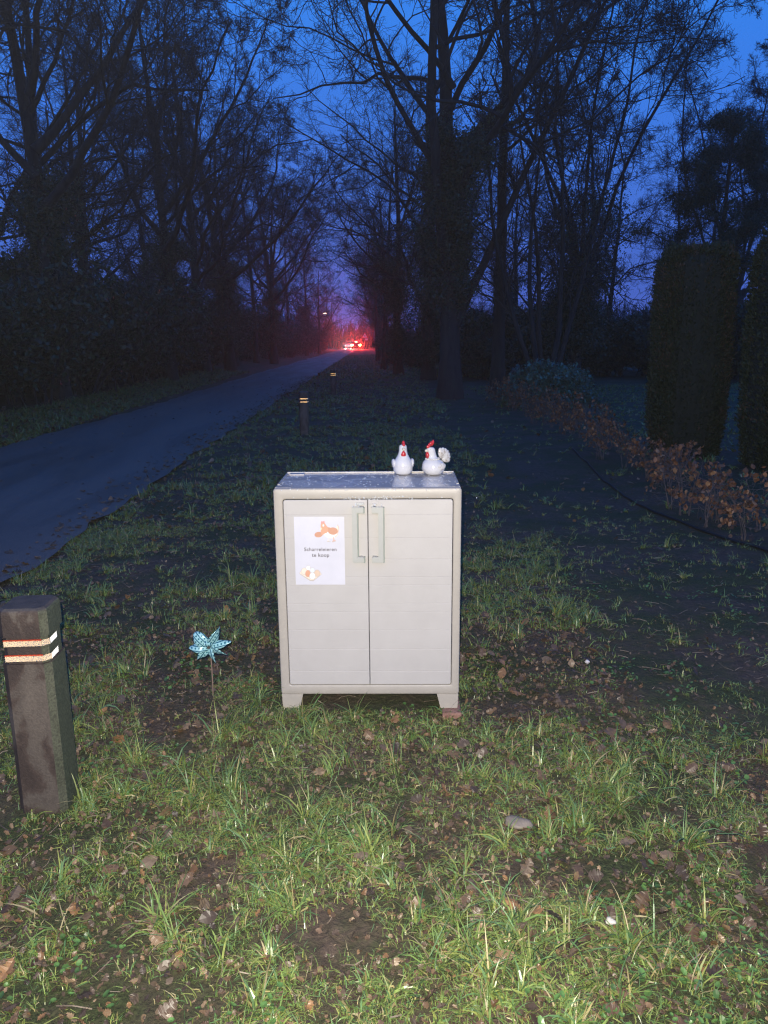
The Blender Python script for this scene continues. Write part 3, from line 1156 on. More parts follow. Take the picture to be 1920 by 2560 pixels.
def pinwheel_mat():
    m, nt, b = new_mat('patterned_foil')
    L = nt.links
    uv = nt.nodes.new('ShaderNodeUVMap')
    uv.uv_map = 'UVMap'
    sp = nt.nodes.new('ShaderNodeSeparateXYZ')
    L.new(uv.outputs[0], sp.inputs[0])

    def math_(op, a, bb=None):
        n_ = nt.nodes.new('ShaderNodeMath')
        n_.operation = op
        for i, v in enumerate((a, bb)):
            if v is None: continue
            if isinstance(v, (int, float)): n_.inputs[i].default_value = v
            else: L.new(v, n_.inputs[i])
        return n_.outputs[0]
    st = math_('FRACT', math_('MULTIPLY', sp.outputs['Y'], 55.))      # stripes across
    stripe = math_('LESS_THAN', st, .24)
    cx_ = math_('SUBTRACT', math_('FRACT', math_('MULTIPLY', sp.outputs['X'], 62.)), .5)
    cy_ = math_('SUBTRACT', st, .58)
    dd = math_('ADD', math_('MULTIPLY', cx_, cx_), math_('MULTIPLY', cy_, cy_))
    dot = math_('LESS_THAN', dd, .05)
    mx = nt.nodes.new('ShaderNodeMix')
    mx.data_type = 'RGBA'
    mx.inputs['A'].default_value = (.34, .62, .64, 1)
    mx.inputs['B'].default_value = (.03, .15, .18, 1)
    L.new(dot, mx.inputs['Factor'])
    m2 = nt.nodes.new('ShaderNodeMix')
    m2.data_type = 'RGBA'
    L.new(mx.outputs['Result'], m2.inputs['A'])
    m2.inputs['B'].default_value = (.025, .12, .18, 1)
    L.new(stripe, m2.inputs['Factor'])
    L.new(m2.outputs['Result'], b.inputs['Base Color'])
    b.inputs['Roughness'].default_value = .28
    b.inputs['Metallic'].default_value = .1
    return m


M_pin = pinwheel_mat()
pin = thing('pinwheel', 'blue patterned toy pinwheel on a thin stick stuck in the grass', 'pinwheel', (-.654, 3.183, 0), 0)
BL = [(56, .100, .026, .9), (15, .098, .022, -.6), (-32, .086, .021, .8), (-76, .080, .016, .5), (-130, .080, .026, -.4), (178, .087, .029, .7), (133, .088, .040, .3), (95, .036, .02, .6)]
for bi, (ang, L_, w_, tw) in enumerate(BL):
    a = R(ang)
    nu_, nv_ = 12, 7
    V, uvs = [], []
    for i in range(nu_):
        t = i / (nu_ - 1)
        ww = w_ * (.55 + .85 * math.sin(PI * min(1, t * .95 + .02)) ** .8) * ((1 - t ** 2.2) ** .8 * 1.25 if w_ < .03 else (1 if t < .72 else math.sqrt(max(0, 1 - ((t - .72) / .30) ** 2)))) + .0008
        for j in range(nv_):
            s_ = j / (nv_ - 1) - .5
            wav = 1 + .05 * math.sin(t * 22)
            x_ = L_ * t
            y_ = s_ * ww * wav + (tw * .010 * t * t if w_ < .03 else 0)
            d_ = -.010 * math.sin(PI * t) * (1 + .3 * tw) - tw * s_ * .030 * math.sin(PI * t * .8) - .0012 * bi * (1 - t) - .006 * (1 - (2 * s_) ** 2) * t
            V.append((x_ * math.cos(a) - y_ * math.sin(a), d_, x_ * math.sin(a) + y_ * math.cos(a)))
            uvs.append((x_, y_ + .1 + .003 * bi))
    idx = np.arange(nu_ * nv_).reshape(nu_, nv_)
    Q = np.stack([idx[:-1, :-1], idx[:-1, 1:], idx[1:, 1:], idx[1:, :-1]], -1).reshape(-1, 4)
    o = np_obj('blade', V, [Q], M_pin, pin, smooth=True)
    ul = o.data.uv_layers.new(name='UVMap')
    for lp in o.data.loops: ul.data[lp.index].uv = uvs[lp.vertex_index]
    sm = o.modifiers.new('thickness', 'SOLIDIFY')
    sm.thickness = .0008
    o.location = (.003, -.020, .237)
bm = bmesh.new()
bmesh.ops.create_cone(bm, cap_ends=True, segments=20, radius1=.0078, radius2=.006, depth=.008, matrix=Matrix.Translation((.003, -.034, .237)) @ Matrix.Rotation(R(90), 4, 'X'))
bm_obj('hub', bm, flat_mat('hub_plastic', (.06, .055, .045), .5), pin)
A = Acc()
A.tubes(np.array([[(.003, -.014, .243), (.006, -.008, .15), (.004, 0, .06), (.001, 0, -.05)]]), np.full((1, 4), .0032), 10)
A.tubes(np.array([[(.003, -.032, .237), (.003, -.02, .237), (.003, -.008, .237)]]), np.full((1, 3), .0015), 6)
A.build('stick', noise_mat('stick_wood', [(.3, (.16, .11, .08)), (.7, (.30, .21, .16))], scale=40, rough=.6), pin, smooth=True)


# ================================================================== bollards
def bollard_mat():
    m, nt, b = new_mat('weathered_post')
    L = nt.links
    t = nt.nodes.new('ShaderNodeTexCoord')
    n = nt.nodes.new('ShaderNodeTexNoise')
    n.inputs['Scale'].default_value = 9
    n.inputs['Detail'].default_value = 5
    n.inputs['Distortion'].default_value = .7
    mp = nt.nodes.new('ShaderNodeMapping')
    mp.inputs['Scale'].default_value = (1, 1, .55)
    mp.inputs['Location'].default_value = (.3, .1, .75)
    L.new(t.outputs['Object'], mp.inputs[0])
    L.new(mp.outputs[0], n.inputs['Vector'])
    r = ramp_node(nt, [(.43, (.038, .026, .021)), (.49, (.055, .038, .030)), (.53, (.080, .064, .052)), (.7, (.105, .085, .069))])
    L.new(n.outputs['Fac'], r.inputs[0])
    f = nt.nodes.new('ShaderNodeTexNoise')
    f.inputs['Scale'].default_value = 160
    f.inputs['Detail'].default_value = 4
    L.new(t.outputs['Object'], f.inputs['Vector'])
    mr_ = nt.nodes.new('ShaderNodeMapRange')
    mr_.inputs['To Min'].default_value, mr_.inputs['To Max'].default_value = .55, 1.4
    L.new(f.outputs['Fac'], mr_.inputs['Value'])
    vs = nt.nodes.new('ShaderNodeVectorMath')
    vs.operation = 'SCALE'
    L.new(r.outputs[0], vs.inputs[0])
    L.new(mr_.outputs[0], vs.inputs['Scale'])
    # algae on the road-away side (its own growth, thicker on +x and the cap)
    g = nt.nodes.new('ShaderNodeNewGeometry')
    s3 = nt.nodes.new('ShaderNodeSeparateXYZ')
    L.new(g.outputs['True Normal'], s3.inputs[0])
    k = nt.nodes.new('ShaderNodeMapRange')
    k.inputs['From Min'].default_value, k.inputs['From Max'].default_value = .3, .9
    L.new(s3.outputs['X'], k.inputs['Value'])
    mx = nt.nodes.new('ShaderNodeMix')
    mx.data_type = 'RGBA'
    L.new(k.outputs[0], mx.inputs['Factor'])
    L.new(vs.outputs[0], mx.inputs['A'])
    al = ramp_node(nt, [(.35, (.035, .042, .026)), (.65, (.085, .10, .06))])
    L.new(f.outputs['Fac'], al.inputs[0])
    L.new(al.outputs[0], mx.inputs['B'])
    L.new(mx.outputs['Result'], b.inputs['Base Color'])
    b.inputs['Roughness'].default_value = .6
    bp = nt.nodes.new('ShaderNodeBump')
    bp.inputs['Strength'].default_value = .5
    bp.inputs['Distance'].default_value = .003
    L.new(f.outputs['Fac'], bp.inputs['Height'])
    L.new(bp.outputs[0], b.inputs['Normal'])
    return m


M_post = bollard_mat()
M_cap = noise_mat('post_cap', [(.3, (.03, .027, .026)), (.7, (.07, .06, .055))], scale=20, rough=.6, bump=.3)


def retro_mat(name, col, rough):
    m, nt, b = new_mat(name)
    t = nt.nodes.new('ShaderNodeTexCoord')
    n_ = nt.nodes.new('ShaderNodeTexNoise')
    n_.inputs['Scale'].default_value = 30
    nt.links.new(t.outputs['Object'], n_.inputs['Vector'])
    r = ramp_node(nt, [(.3, tuple(c * .93 for c in col)), (.7, col)])
    nt.links.new(n_.outputs['Fac'], r.inputs[0])
    nt.links.new(r.outputs[0], b.inputs['Base Color'])
    b.inputs['Metallic'].default_value = 1
    b.inputs['Roughness'].default_value = rough
    return m


M_retro = retro_mat('orange_reflector', (.985, .82, .58), .17)
M_retro_w = flat_mat('white_reflector', (.88, .88, .82), .35, var=.04)
M_band_red = flat_mat('red_band_edge', (.45, .05, .02), .4)


def corner_cubes(p0, ux, uz, nrm, W, rows, s):
    """tiny real cube-corner prisms in a band: p0 lower left, ux along, uz up, nrm outwards"""
    h = s * math.sqrt(3) / 2
    V, T = [], []
    ux, uz, nrm = Vector(ux), Vector(uz), Vector(nrm)
    ncol = int(W / s)

    def P(a, b_, d): return tuple(Vector(p0) + ux * a + uz * b_ + nrm * d)
    dep = s / math.sqrt(6)
    for r_ in range(rows):
        for c_ in range(-1, ncol + 1):
            xo = c_ * s + (0 if r_ % 2 == 0 else s / 2)
            up = [(xo, r_ * h), (xo + s, r_ * h), (xo + s / 2, (r_ + 1) * h)]
            dn = [(xo + s, r_ * h), (xo + 1.5 * s, (r_ + 1) * h), (xo + s / 2, (r_ + 1) * h)]
            for tri in (up, dn):
                if min(p[0] for p in tri) < -.001 or max(p[0] for p in tri) > W + .001: continue
                cxx, czz = sum(p[0] for p in tri) / 3, sum(p[1] for p in tri) / 3
                b0 = len(V)
                V += [P(p[0], p[1], 0) for p in tri] + [P(cxx, czz, -dep)]
                T += [(b0, b0 + 1, b0 + 3), (b0 + 1, b0 + 2, b0 + 3), (b0 + 2, b0, b0 + 3)]
    return V, T


HB, CHF, HTB = .0775, .020, .71


def make_bollard(label, loc, rz, group):
    t = thing('bollard', label, 'bollard', loc, rz, group)
    bm = bmesh.new()
    h, c = HB, CHF
    pts = [(-h + c, -h), (h - c, -h), (h, -h + c), (h, h - c), (h - c, h), (-h + c, h), (-h, h - c), (-h, -h + c)]
    rows = [(-.12, 1.02), (0, 1.01), (.2, 1.0), (.4, 1.0), (.532, 1.0), (.5325, .91), (.6225, .91), (.623, 1.0), (HTB - .012, 1.0), (HTB - .004, .985), (HTB, .95)]
    V = [(x_ * k, y_ * k, z_) for z_, k in rows for x_, y_ in pts]
    idx = np.arange(len(V)).reshape(len(rows), 8)
    nx = np.roll(idx, -1, 1)
    Q = np.stack([idx[:-1], nx[:-1], nx[1:], idx[1:]], -1).reshape(-1, 4)
    np_obj('post', V, [Q], M_post, t)
    bm = bmesh.new()
    f = bm.faces.new([bm.verts.new((x_ * .95, y_ * .95, HTB)) for x_, y_ in pts])
    r_ = bmesh.ops.extrude_face_region(bm, geom=[f])
    for v in r_['geom']:
        if isinstance(v, bmesh.types.BMVert): v.co.z += .006; v.co.x *= .9; v.co.y *= .9
    bm_obj('cap', bm, M_cap, t)
    for z0 in (.5425, .5935):
        A = Acc()
        V, T = corner_cubes((-h + c - .003, -h - .0002, z0), (1, 0, 0), (0, 0, 1), (0, -1, 0), 2 * (h - c) + .006, 6, .0037)
        A.add(np.array(V), None, np.array(T))
        k = 1 / math.sqrt(2)
        V, T = corner_cubes((h - c + .001, -h - .0004, z0), (k, k, 0), (0, 0, 1), (k, -k, 0), c * 1.414 + .001, 6, .0037)
        A.add(np.array(V), None, np.array(T))
        o = A.build('reflector_band', M_retro, t)
        # painted red edge above the front prisms
        bm = bmesh.new()
        box(bm, -h + c - .003, h - c + .001, -h - .0006, -h + .004, z0 + .0184, z0 + .0215)
        bm_obj('band_edge', bm, M_band_red, o)
        A = Acc()
        V, T = corner_cubes((h + .0004, -h + c + .001, z0), (0, 1, 0), (0, 0, 1), (1, 0, 0), .060, 6, .0037)
        A.add(np.array(V), None, np.array(T))
        A.build('white_reflector', M_retro_w, t)
    return t


b1 = make_bollard('nearest bollard, brown weathered post with bright orange bands at the left edge', (-1.064, 2.400, 0), R(1), 'roadside marker posts')
dup(b1, (-.845, 12.85, 0), R(2), label='second bollard down the verge, halfway between the road and the cabinet', group='roadside marker posts')
dup(b1, (-.62, 22.8, 0), R(-3), label='farthest bollard, two tiny pale bands near the lane', group='roadside marker posts')


# ================================================================== trees
def chain_level(P, Rr, Ln, n_per, rng, t0=.25, t1=1., ang=(35, 65), lf=.6, lv=.35, rf=.55, k=5, wob=.22, trop=.05, tip=.35, end=True, up=None):
    """children chains grown from parent chains (all numpy). P (n,k,3)"""
    n, kk, _ = P.shape
    N = n * n_per
    par = np.repeat(np.arange(n), n_per)
    t = (np.tile(np.arange(n_per), n) + rng.uniform(.1, .9, N)) / n_per
    t = t0 + (t1 - t0) * t
    f = t * (kk - 1)
    i = np.minimum(f.astype(int), kk - 2)
    g = (f - i)[:, None]
    st = P[par, i] * (1 - g) + P[par, i + 1] * g
    rl = Rr[par, i] * (1 - g[:, 0]) + Rr[par, i + 1] * g[:, 0]
    T = unit(P[par, i + 1] - P[par, i])
    rnd = rng.normal(0, 1, (N, 3))
    side = unit(rnd - (rnd * T).sum(1, keepdims=True) * T)
    a = np.radians(rng.uniform(ang[0], ang[1], N))[:, None]
    D = T * np.cos(a) + side * np.sin(a)
    if up is not None:
        D = unit(D + np.array([0, 0, up]))
    L = Ln[par] * lf * (1 - .55 * (t - t0) / max(1e-6, (t1 - t0))) * rng.uniform(1 - lv, 1 + lv, N)
    r0 = np.minimum(rl * rf * rng.uniform(.8, 1.15, N), rl * .85)
    Pn = np.zeros((N, k, 3))
    Pn[:, 0] = st
    d = D
    for s in range(1, k):
        d = unit(d + rng.normal(0, wob, (N, 3)) + np.array([0, 0, trop]))
        Pn[:, s] = Pn[:, s - 1] + d * (L / (k - 1))[:, None]
    taper = np.linspace(1, tip, k)
    return Pn, r0[:, None] * taper[None], L


def trunk_chain(rng, H, r, lean=(0, 0), wob=.03, k=14, base=(0, 0, -.15)):
    P = np.zeros((1, k, 3))
    P[0, 0] = base
    d = np.array([lean[0], lean[1], 1.])
    for s in range(1, k):
        d = unit(d + rng.normal(0, wob, 3) * np.array([1, 1, .2]) + np.array([0, 0, .05]))
        P[0, s] = P[0, s - 1] + d * H / (k - 1)
    t = np.linspace(0, 1, k)
    Rr = r * (1 - .82 * t) * (1 + .45 * np.exp(-t * 22))
    return P, Rr[None], np.array([H])


def make_tree(seed, H=14, r=.28, trunks=None, limbs=13, t0=.28, limb_ang=(40, 70), dens=(9, 8, 6, 4), limb_lf=.45, ivy=None, tw=.012, upl=.15, twr=1.0):
    rng = np.random.default_rng(seed)
    chains = trunks(rng) if trunks else [trunk_chain(rng, H, r)]
    A, B = Acc(), Acc()
    allL1 = []
    for (P, Rr, Ln) in chains:
        A.tubes(P, Rr, 10)
        P1, R1, L1 = chain_level(P, Rr, Ln, limbs, rng, t0, .98, limb_ang, limb_lf, .3, .46, 9, .22, .03, .28, up=upl)
        A.tubes(P1, R1, 7)
        # second order
        P2, R2, L2 = chain_level(P1, R1, L1, dens[0], rng, .18, 1, (28, 62), .50, .35, .62, 7, .22, .05, .35)
        R2 = np.maximum(R2, .010)
        B.tubes(P2, R2, 5)
        P3, R3, L3 = chain_level(P2, R2, L2, dens[1], rng, .15, 1, (28, 65), .52, .4, .62, 6, .26, .04, .4)
        R3 = np.maximum(R3, .0065)
        B.tubes(P3, R3, 4)
        P4, R4, L4 = chain_level(P3, R3, L3, dens[2], rng, .15, 1, (30, 70), .60, .4, .65, 4, .28, .05, .5)
        L4 = np.maximum(L4, .18)
        R4 = np.clip(R4, .0042 * twr, tw)
        B.tubes(P4, R4, 3)
        if dens[3]:
            P5, R5, L5 = chain_level(P4, R4, L4, dens[3], rng, .2, 1, (30, 70), .75, .4, .8, 3, .25, .03, .6)
            R5 = np.clip(R5, .0034 * twr, tw * .7)
            B.tubes(P5, R5, 3)
        allL1.append((P, P1))
    return A, B, allL1


def leaf_cloud(A, centers, spread, n, size, rng, pal, flat=.0):
    """n small folded leaves round given centres"""
    c = centers[rng.integers(0, len(centers), n)]
    p = c + rng.normal(0, 1, (n, 3)) * spread
    d = unit(rng.normal(0, 1, (n, 3)))
    e = unit(np.cross(d, rng.normal(0, 1, (n, 3))))
    s = (size * rng.uniform(.6, 1.4, n))[:, None]
    V = np.stack([p - d * s, p + e * s * .62, p + d * s, p - e * s * .62], 1)
    Q = np.arange(n * 4).reshape(n, 4)
    col = pal[rng.integers(0, len(pal), n)] * rng.uniform(.6, 1.4, (n, 1))
    A.add(V.reshape(-1, 3), Q, None, np.repeat(col[:, None], 4, 1).reshape(-1, 3))


GREEN = np.array([[.02, .04, .018], [.03, .055, .022], [.04, .07, .03], [.025, .045, .03]])
PINE = np.array([[.018, .04, .024], [.025, .05, .03], [.03, .055, .03]])


def finish_tree(A, B, name='oak_tree', label='', loc=(0, 0, 0), rz=0, group=None, extra=None, cat='tree'):
    t = thing(name, label, cat, loc, rz, group)
    A.build('trunk', M_bark, t, smooth=True)
    B.build('crown', M_twig, t)
    if extra: extra(t)
    return t


def ivy_part(t, A_chains, seed, z0, z1, spread, n, size=.07):
    size *= .45
    n = int(n * 3.2)
    rng = np.random.default_rng(seed)
    P = A_chains[0][0][0]
    P1 = A_chains[0][1].reshape(-1, 3)
    zz = rng.uniform(z0, z1, 46)
    cen = []
    for z in zz:
        i = np.argmin(np.abs(P[:, 2] - z))
        c = P[i] + rng.normal(0, 1, 3) * np.array([.38, .38, .2]) * spread * (1.1 if z > z0 + .35 * (z1 - z0) else .5)
        c[2] = z
        cen.append(c)
    near = P1[(P1[:, 2] > z0) & (P1[:, 2] < z1) & (np.hypot(P1[:, 0] - P[4, 0], P1[:, 1] - P[4, 1]) < 1.6 * spread)]
    cen = np.array(cen)
    if len(near): cen = np.concatenate([cen, near[rng.integers(0, len(near), min(40, len(near)))]])
    A = Acc()
    leaf_cloud(A, cen, .21 * spread, n, size, rng, GREEN)
    A.build('ivy', M_ivy, t)


# --- the great oak beside the lane with its raised left limb
def big_trunks(rng):
    P, Rr, L = trunk_chain(rng, 15, .28, (.0, .0), .03)
    P2, R2, L2 = trunk_chain(rng, 11, .115, (.55, .15), .05, base=(.1, .0, 1.9))
    P3, R3, L3 = trunk_chain(rng, 12, .15, (-.28, -.1), .06, base=(-.05, .0, 3.4))
    out = [(P, Rr, L), (P2, R2, L2), (P3, R3, L3)]
    for (le, hh, bz, rr_) in (((-1.25, -.25), 8.0, 5.2, .085), ((-.85, .5), 8, 6.4, .08), ((-.95, -.6), 7, 7.6, .07), ((1.1, -.2), 7.5, 6.0, .08)):
        out.append(trunk_chain(rng, hh, rr_, le, .13, base=(0, 0, bz)))
    return out


A, B, ch = make_tree(11, trunks=big_trunks, limbs=10, t0=.30, dens=(7, 6, 5, 3), limb_ang=(38, 68), limb_lf=.48)
finish_tree(A, B, label='largest oak right of the lane, thick ivy-clad trunk with forked leaders', loc=(2.55, 20.7, 0), extra=lambda t: ivy_part(t, ch, 3, 2.4, 6.8, 1.0, 15000))


# --- tall straight trunk to its right
A, B, ch2 = make_tree(12, H=15, r=.19, limbs=13, t0=.42, dens=(6, 5, 4, 2), limb_ang=(30, 60), limb_lf=.34)
finish_tree(A, B, label='slender straight oak just right of the large ivy-clad oak', loc=(4.15, 22.4, 0))


# --- several stems spreading from the ground
def multi(rng):
    out = []
    for a, le in ((200, .42), (20, .45), (100, .25), (300, .32), (160, .15)):
        out.append(trunk_chain(rng, 7.5 + rng.uniform(-1, 1), .085, (math.cos(R(a)) * le, math.sin(R(a)) * le), .06, base=(0, 0, -.1)))
    return out


A, B, ch3 = make_tree(13, trunks=multi, limbs=9, t0=.25, dens=(6, 5, 3, 2), limb_lf=.38, limb_ang=(25, 55))
finish_tree(A, B, name='multi_stemmed_tree', label='multi-stemmed young tree spreading in a V behind the round bush', loc=(5.2, 21.0, 0))

# --- vase-shaped trees
def vase(rng):
    out = [trunk_chain(rng, 4.0, .2, (0, 0), .02, k=7)]
    for k in range(7):
        a = 2 * PI * k / 7 + rng.uniform(-.3, .3)
        le = rng.uniform(.22, .65)
        out.append(trunk_chain(rng, 10 + rng.uniform(-1, 1.5), .075, (math.cos(a) * le, math.sin(a) * le), .08, base=(0, 0, 3.4 + rng.uniform(-.6, .4))))
    out[0] = (out[0][0], out[0][1] * .0 + .20 * np.linspace(1.15, .75, 7)[None], np.array([2.5]))
    return out


A, B, ch4 = make_tree(14, trunks=vase, limbs=8, t0=.30, dens=(7, 6, 5, 3), limb_lf=.33, limb_ang=(25, 50), upl=.35)
V4 = finish_tree(A, B, label='broad vase-shaped oak with ivy at its fork, right of centre', loc=(7.4, 26, 0), extra=lambda t: ivy_part(t, ch4, 5, 1.5, 6.0, 1.7, 15000, .08))
VR = dup(V4, (14.2, 29.0, 0), 2.1, (.90, .90, .84), 'tall bare tree at the right edge above the dark pine')
for c_ in list(VR.children):
    if c_.name.startswith('ivy'): bpy.data.objects.remove(c_)

# --- generic oaks for the rows
variants = []
specs = [dict(seed=21, H=14, r=.27, limbs=15, t0=.24, limb_lf=.52, dens=(8, 6, 5, 3)),
         dict(seed=22, H=14, r=.24, limbs=15, t0=.26, limb_lf=.48, dens=(8, 6, 5, 3)),
         dict(seed=23, H=13, r=.30, limbs=14, t0=.22, limb_lf=.62, dens=(8, 6, 5, 3), limb_ang=(55, 85), upl=.08),
         dict(seed=24, H=12, r=.18, limbs=13, t0=.25, limb_lf=.46, dens=(8, 6, 5, 3))]
used = [False] * 4
GL = 'oaks of the dark wood on the left of the lane'
GR = 'oaks lining the far right of the lane'
GB = 'trees behind the garden on the right'
protos = [make_tree(twr=1.0, tw=.010, **s) for s in specs]


def place(vi, x, y, rz, sc, label, group):
    global used
    if not used[vi]:
        A, B, c = protos[vi]
        ex = (lambda t: ivy_part(t, c, 70 + vi, 1.0, 6.2, 1.15, 9000, .085)) if vi in (1, 2) else None
        used[vi] = finish_tree(A, B, label=label, loc=(x, y, 0), rz=rz, group=group, extra=ex)
        used[vi].scale = (sc, sc, sc)
        return used[vi]
    return dup(used[vi], (x, y, 0), rz, (sc, sc, sc), label, group)


LAB_L = 'bare oak standing in the dense dark wood left of the lane'
LAB_R = 'bare oak in the far row right of the lane'
LAB_B = 'bare tree in the dark belt behind the garden on the right'
rt = random.Random(9)
# front row on the left
def reach_trunks(rng):
    out = [trunk_chain(rng, 14, .24, (.02, 0), .04)]
    for (le, hh, bz, rr_) in (((1.5, -.2), 8.5, 4.6, .11), ((1.1, .4), 8.5, 6.0, .10), ((.8, -.5), 7.5, 7.2, .085), ((-1.0, -.2), 7, 5.4, .09)):
        out.append(trunk_chain(rng, hh, rr_, le, .13, base=(0, 0, bz)))
    return out


A, B, ch5 = make_tree(31, trunks=reach_trunks, limbs=10, t0=.25, dens=(7, 6, 5, 3), limb_ang=(38, 68), limb_lf=.42)
RT = finish_tree(A, B, label='thick-trunked oak left of the lane reaching long limbs over it', loc=(-7.5, 20.0, 0), extra=lambda t: ivy_part(t, ch5, 33, 1.5, 5.6, .8, 6000, .08))
dup(RT, (-9.0, 15.0, 0), .35, (1, 1, 1), 'wide oak at the left edge whose long limbs cross the upper left corner')
dup(RT, (-7.0, 30.0, 0), -.4, (1, 1, 1), LAB_L, GL)
dup(RT, (-6.3, 40.0, 0), .3, (1.05, 1.05, .95), LAB_L, GL)
dup(RT, (-5.6, 55.0, 0), -.2, (1, 1, .9), LAB_L, GL)
for i, (vi, x, y, sc, lab) in enumerate([
        (1, -9.2, 24.5, .95, LAB_L), (0, -7.0, 37, 1.0, LAB_L), (1, -7.0, 46, .95, LAB_L), (3, -6.6, 53, .95, LAB_L),
        (0, -6.4, 62, .9, LAB_L), (3, -5.8, 72, .9, LAB_L), (1, -5.0, 84, .8, LAB_L), (0, -4.3, 98, .72, LAB_L), (3, -4.8, 112, .75, LAB_L), (1, -4.6, 128, .7, LAB_L), (3, -4.2, 144, .8, LAB_L)]):
    place(vi, x, y, rt.uniform(0, 6.28), sc, lab, GL if lab == LAB_L else None)
for (vi, x, y) in [(3, -13, 26), (0, -11, 21.5), (3, -10.0, 31.5), (0, -12, 36), (1, -12, 47), (3, -9.5, 42), (0, -11, 60), (3, -8, 80)]:
    place(vi, x + rt.uniform(-.5, .5), y, rt.uniform(0, 6.28), rt.uniform(.9, 1.05), LAB_L, GL)
# right of the lane, farther on
for (vi, x, y, sc) in [(2, 2.9, 30.5, .85), (1, 2.0, 35, .8), (3, 1.6, 42, .85), (0, 2.2, 50, .75), (3, 1.8, 59, .85), (1, 2.4, 70, .75), (0, 2.6, 82, .7), (3, 2.9, 95, .85), (0, 3.2, 110, .7), (1, 3.8, 125, .7), (3, 4.6, 140, .9), (3, 4.4, 152, .8), (0, 3.8, 164, .6)]:
    place(vi, x, y, rt.uniform(0, 6.28), sc, LAB_R, GR)
for (vi, x, y, sc) in [(1, 7, 36, .7), (3, 11, 34, .75), (0, 9, 44, .7), (3, 15.5, 37, .75), (0, 20, 44, .7), (3, 6.2, 50, .8), (1, 24, 38, .75)]:
    place(vi, x, y, rt.uniform(0, 6.28), sc, LAB_B, GB)


# ------------------------------------------------------------------ pine behind the clipped hedge
def pine(loc, label):
    rng = np.random.default_rng(61)
    t = thing('pine_tree', label, 'pine tree', loc, 0)
    P, Rr, L = trunk_chain(rng, 6.7, .13, (.02, 0), .02)
    A = Acc()
    A.tubes(P, Rr, 8)
    P1, R1, L1 = chain_level(P, Rr, L, 34, rng, .50, .97, (60, 95), .27, .25, .4, 6, .14, .0, .4)
    A.tubes(P1, R1, 5)
    P2, R2, L2 = chain_level(P1, R1, L1, 5, rng, .35, 1, (25, 55), .45, .3, .6, 4, .15, .02, .4)
    A.tubes(P2, R2, 4)
    A.build('trunk', M_bark, t, smooth=True)
    C = Acc()
    tips = np.concatenate([P2[:, 1:].reshape(-1, 3), P1[:, 3:].reshape(-1, 3)])
    # needle tufts: thin long quads
    n = 42000
    c = tips[rng.integers(0, len(tips), n)]
    p = c + rng.normal(0, .085, (n, 3))
    d = unit(rng.normal(0, 1, (n, 3)) + np.array([0, 0, .3]))
    e = unit(np.cross(d, rng.normal(0, 1, (n, 3))))
    V = np.stack([p, p + e * .010, p + d * .11, p - e * .010], 1)
    col = PINE[rng.integers(0, 3, n)] * rng.uniform(.6, 1.4, (n, 1))
    C.add(V.reshape(-1, 3), np.arange(n * 4).reshape(n, 4), None, np.repeat(col[:, None], 4, 1).reshape(-1, 3))
    C.build('crown', M_hedge, t)
    return t


pine((8.9, 19.8, 0), 'dark bushy pine rising behind the tall clipped hedge')


# ------------------------------------------------------------------ undergrowth of the wood
def make_shrub(seed, H, name, label, group, leafy=3500, lsize=.05):
    rng = np.random.default_rng(seed)
    t = thing(name, label, 'shrub', (0, 0, 0), 0, group)
    n = 16
    P = np.zeros((n, 8, 3))
    a = rng.uniform(0, 2 * PI, n)
    le = rng.uniform(.1, .6, n)
    d = unit(np.stack([np.cos(a) * le, np.sin(a) * le, np.ones(n)], -1))
    P[:, 0] = np.stack([rng.normal(0, .35, n), rng.normal(0, .35, n), np.full(n, -.1)], -1)
    for s in range(1, 8):
        d = unit(d + rng.normal(0, .12, (n, 3)))
        P[:, s] = P[:, s - 1] + d * (H * rng.uniform(.75, 1.1, n) / 7)[:, None]
    Rr = np.linspace(.035, .008, 8)[None] * rng.uniform(.6, 1.2, (n, 1))
    L = np.full(n, H)
    A = Acc()
    A.tubes(P, Rr, 5)
    P1, R1, L1 = chain_level(P, Rr, L, 9, rng, .12, 1, (25, 60), .38, .3, .6, 6, .2, .03, .4)
    A.tubes(P1, np.maximum(R1, .006), 4)
    P2, R2, L2 = chain_level(P1, R1, L1, 8, rng, .1, 1, (30, 70), .55, .3, .7, 4, .25, 0, .5)
    A.tubes(P2, np.maximum(R2, .005), 3)
    P3, R3, L3 = chain_level(P2, R2, L2, 4, rng, .1, 1, (30, 70), .6, .3, .7, 3, .25, 0, .5)
    A.tubes(P3, np.maximum(R3, .0042), 3)
    A.build('branches', M_twig, t)
    B = Acc()
    pts = P2.reshape(-1, 3)
    pts = pts[pts[:, 2] < H * .8]
    leaf_cloud(B, pts, .12, leafy, lsize, rng, GREEN)
    B.build('foliage', M_ivy, t)
    return t


GS = 'undergrowth shrubs under the wood on the left'
GS2 = 'shrubs closing the garden at the back'
LS = 'twiggy undergrowth shrub at the foot of the dark wood left of the lane'
LS2 = 'dark shrub of the thicket closing off the garden behind the round bush'
s1 = make_shrub(81, 3.4, 'shrub', LS, GS, 9000, .06)
s2 = make_shrub(82, 2.6, 'shrub', LS, GS, 7000, .06)
s3 = make_shrub(83, 3.0, 'shrub', LS2, GS2, 16000, .07)
first = [s1, s2]
pl = []
y = 8.5
while y < 60:
    for k, xx in enumerate((-8.0, -10.2, -12.8)):
        pl.append((xx + rt.uniform(-.5, .5), y + rt.uniform(-.6, .6), rt.uniform(.8, 1.15) * (1 if k == 0 else 1.25)))
    y += 1.7 if y < 25 else 2.6
while y < 125:
    pl.append((-7.6 + bend(y) + rt.uniform(-.6, .6), y, rt.uniform(.9, 1.1)))
    y += 4
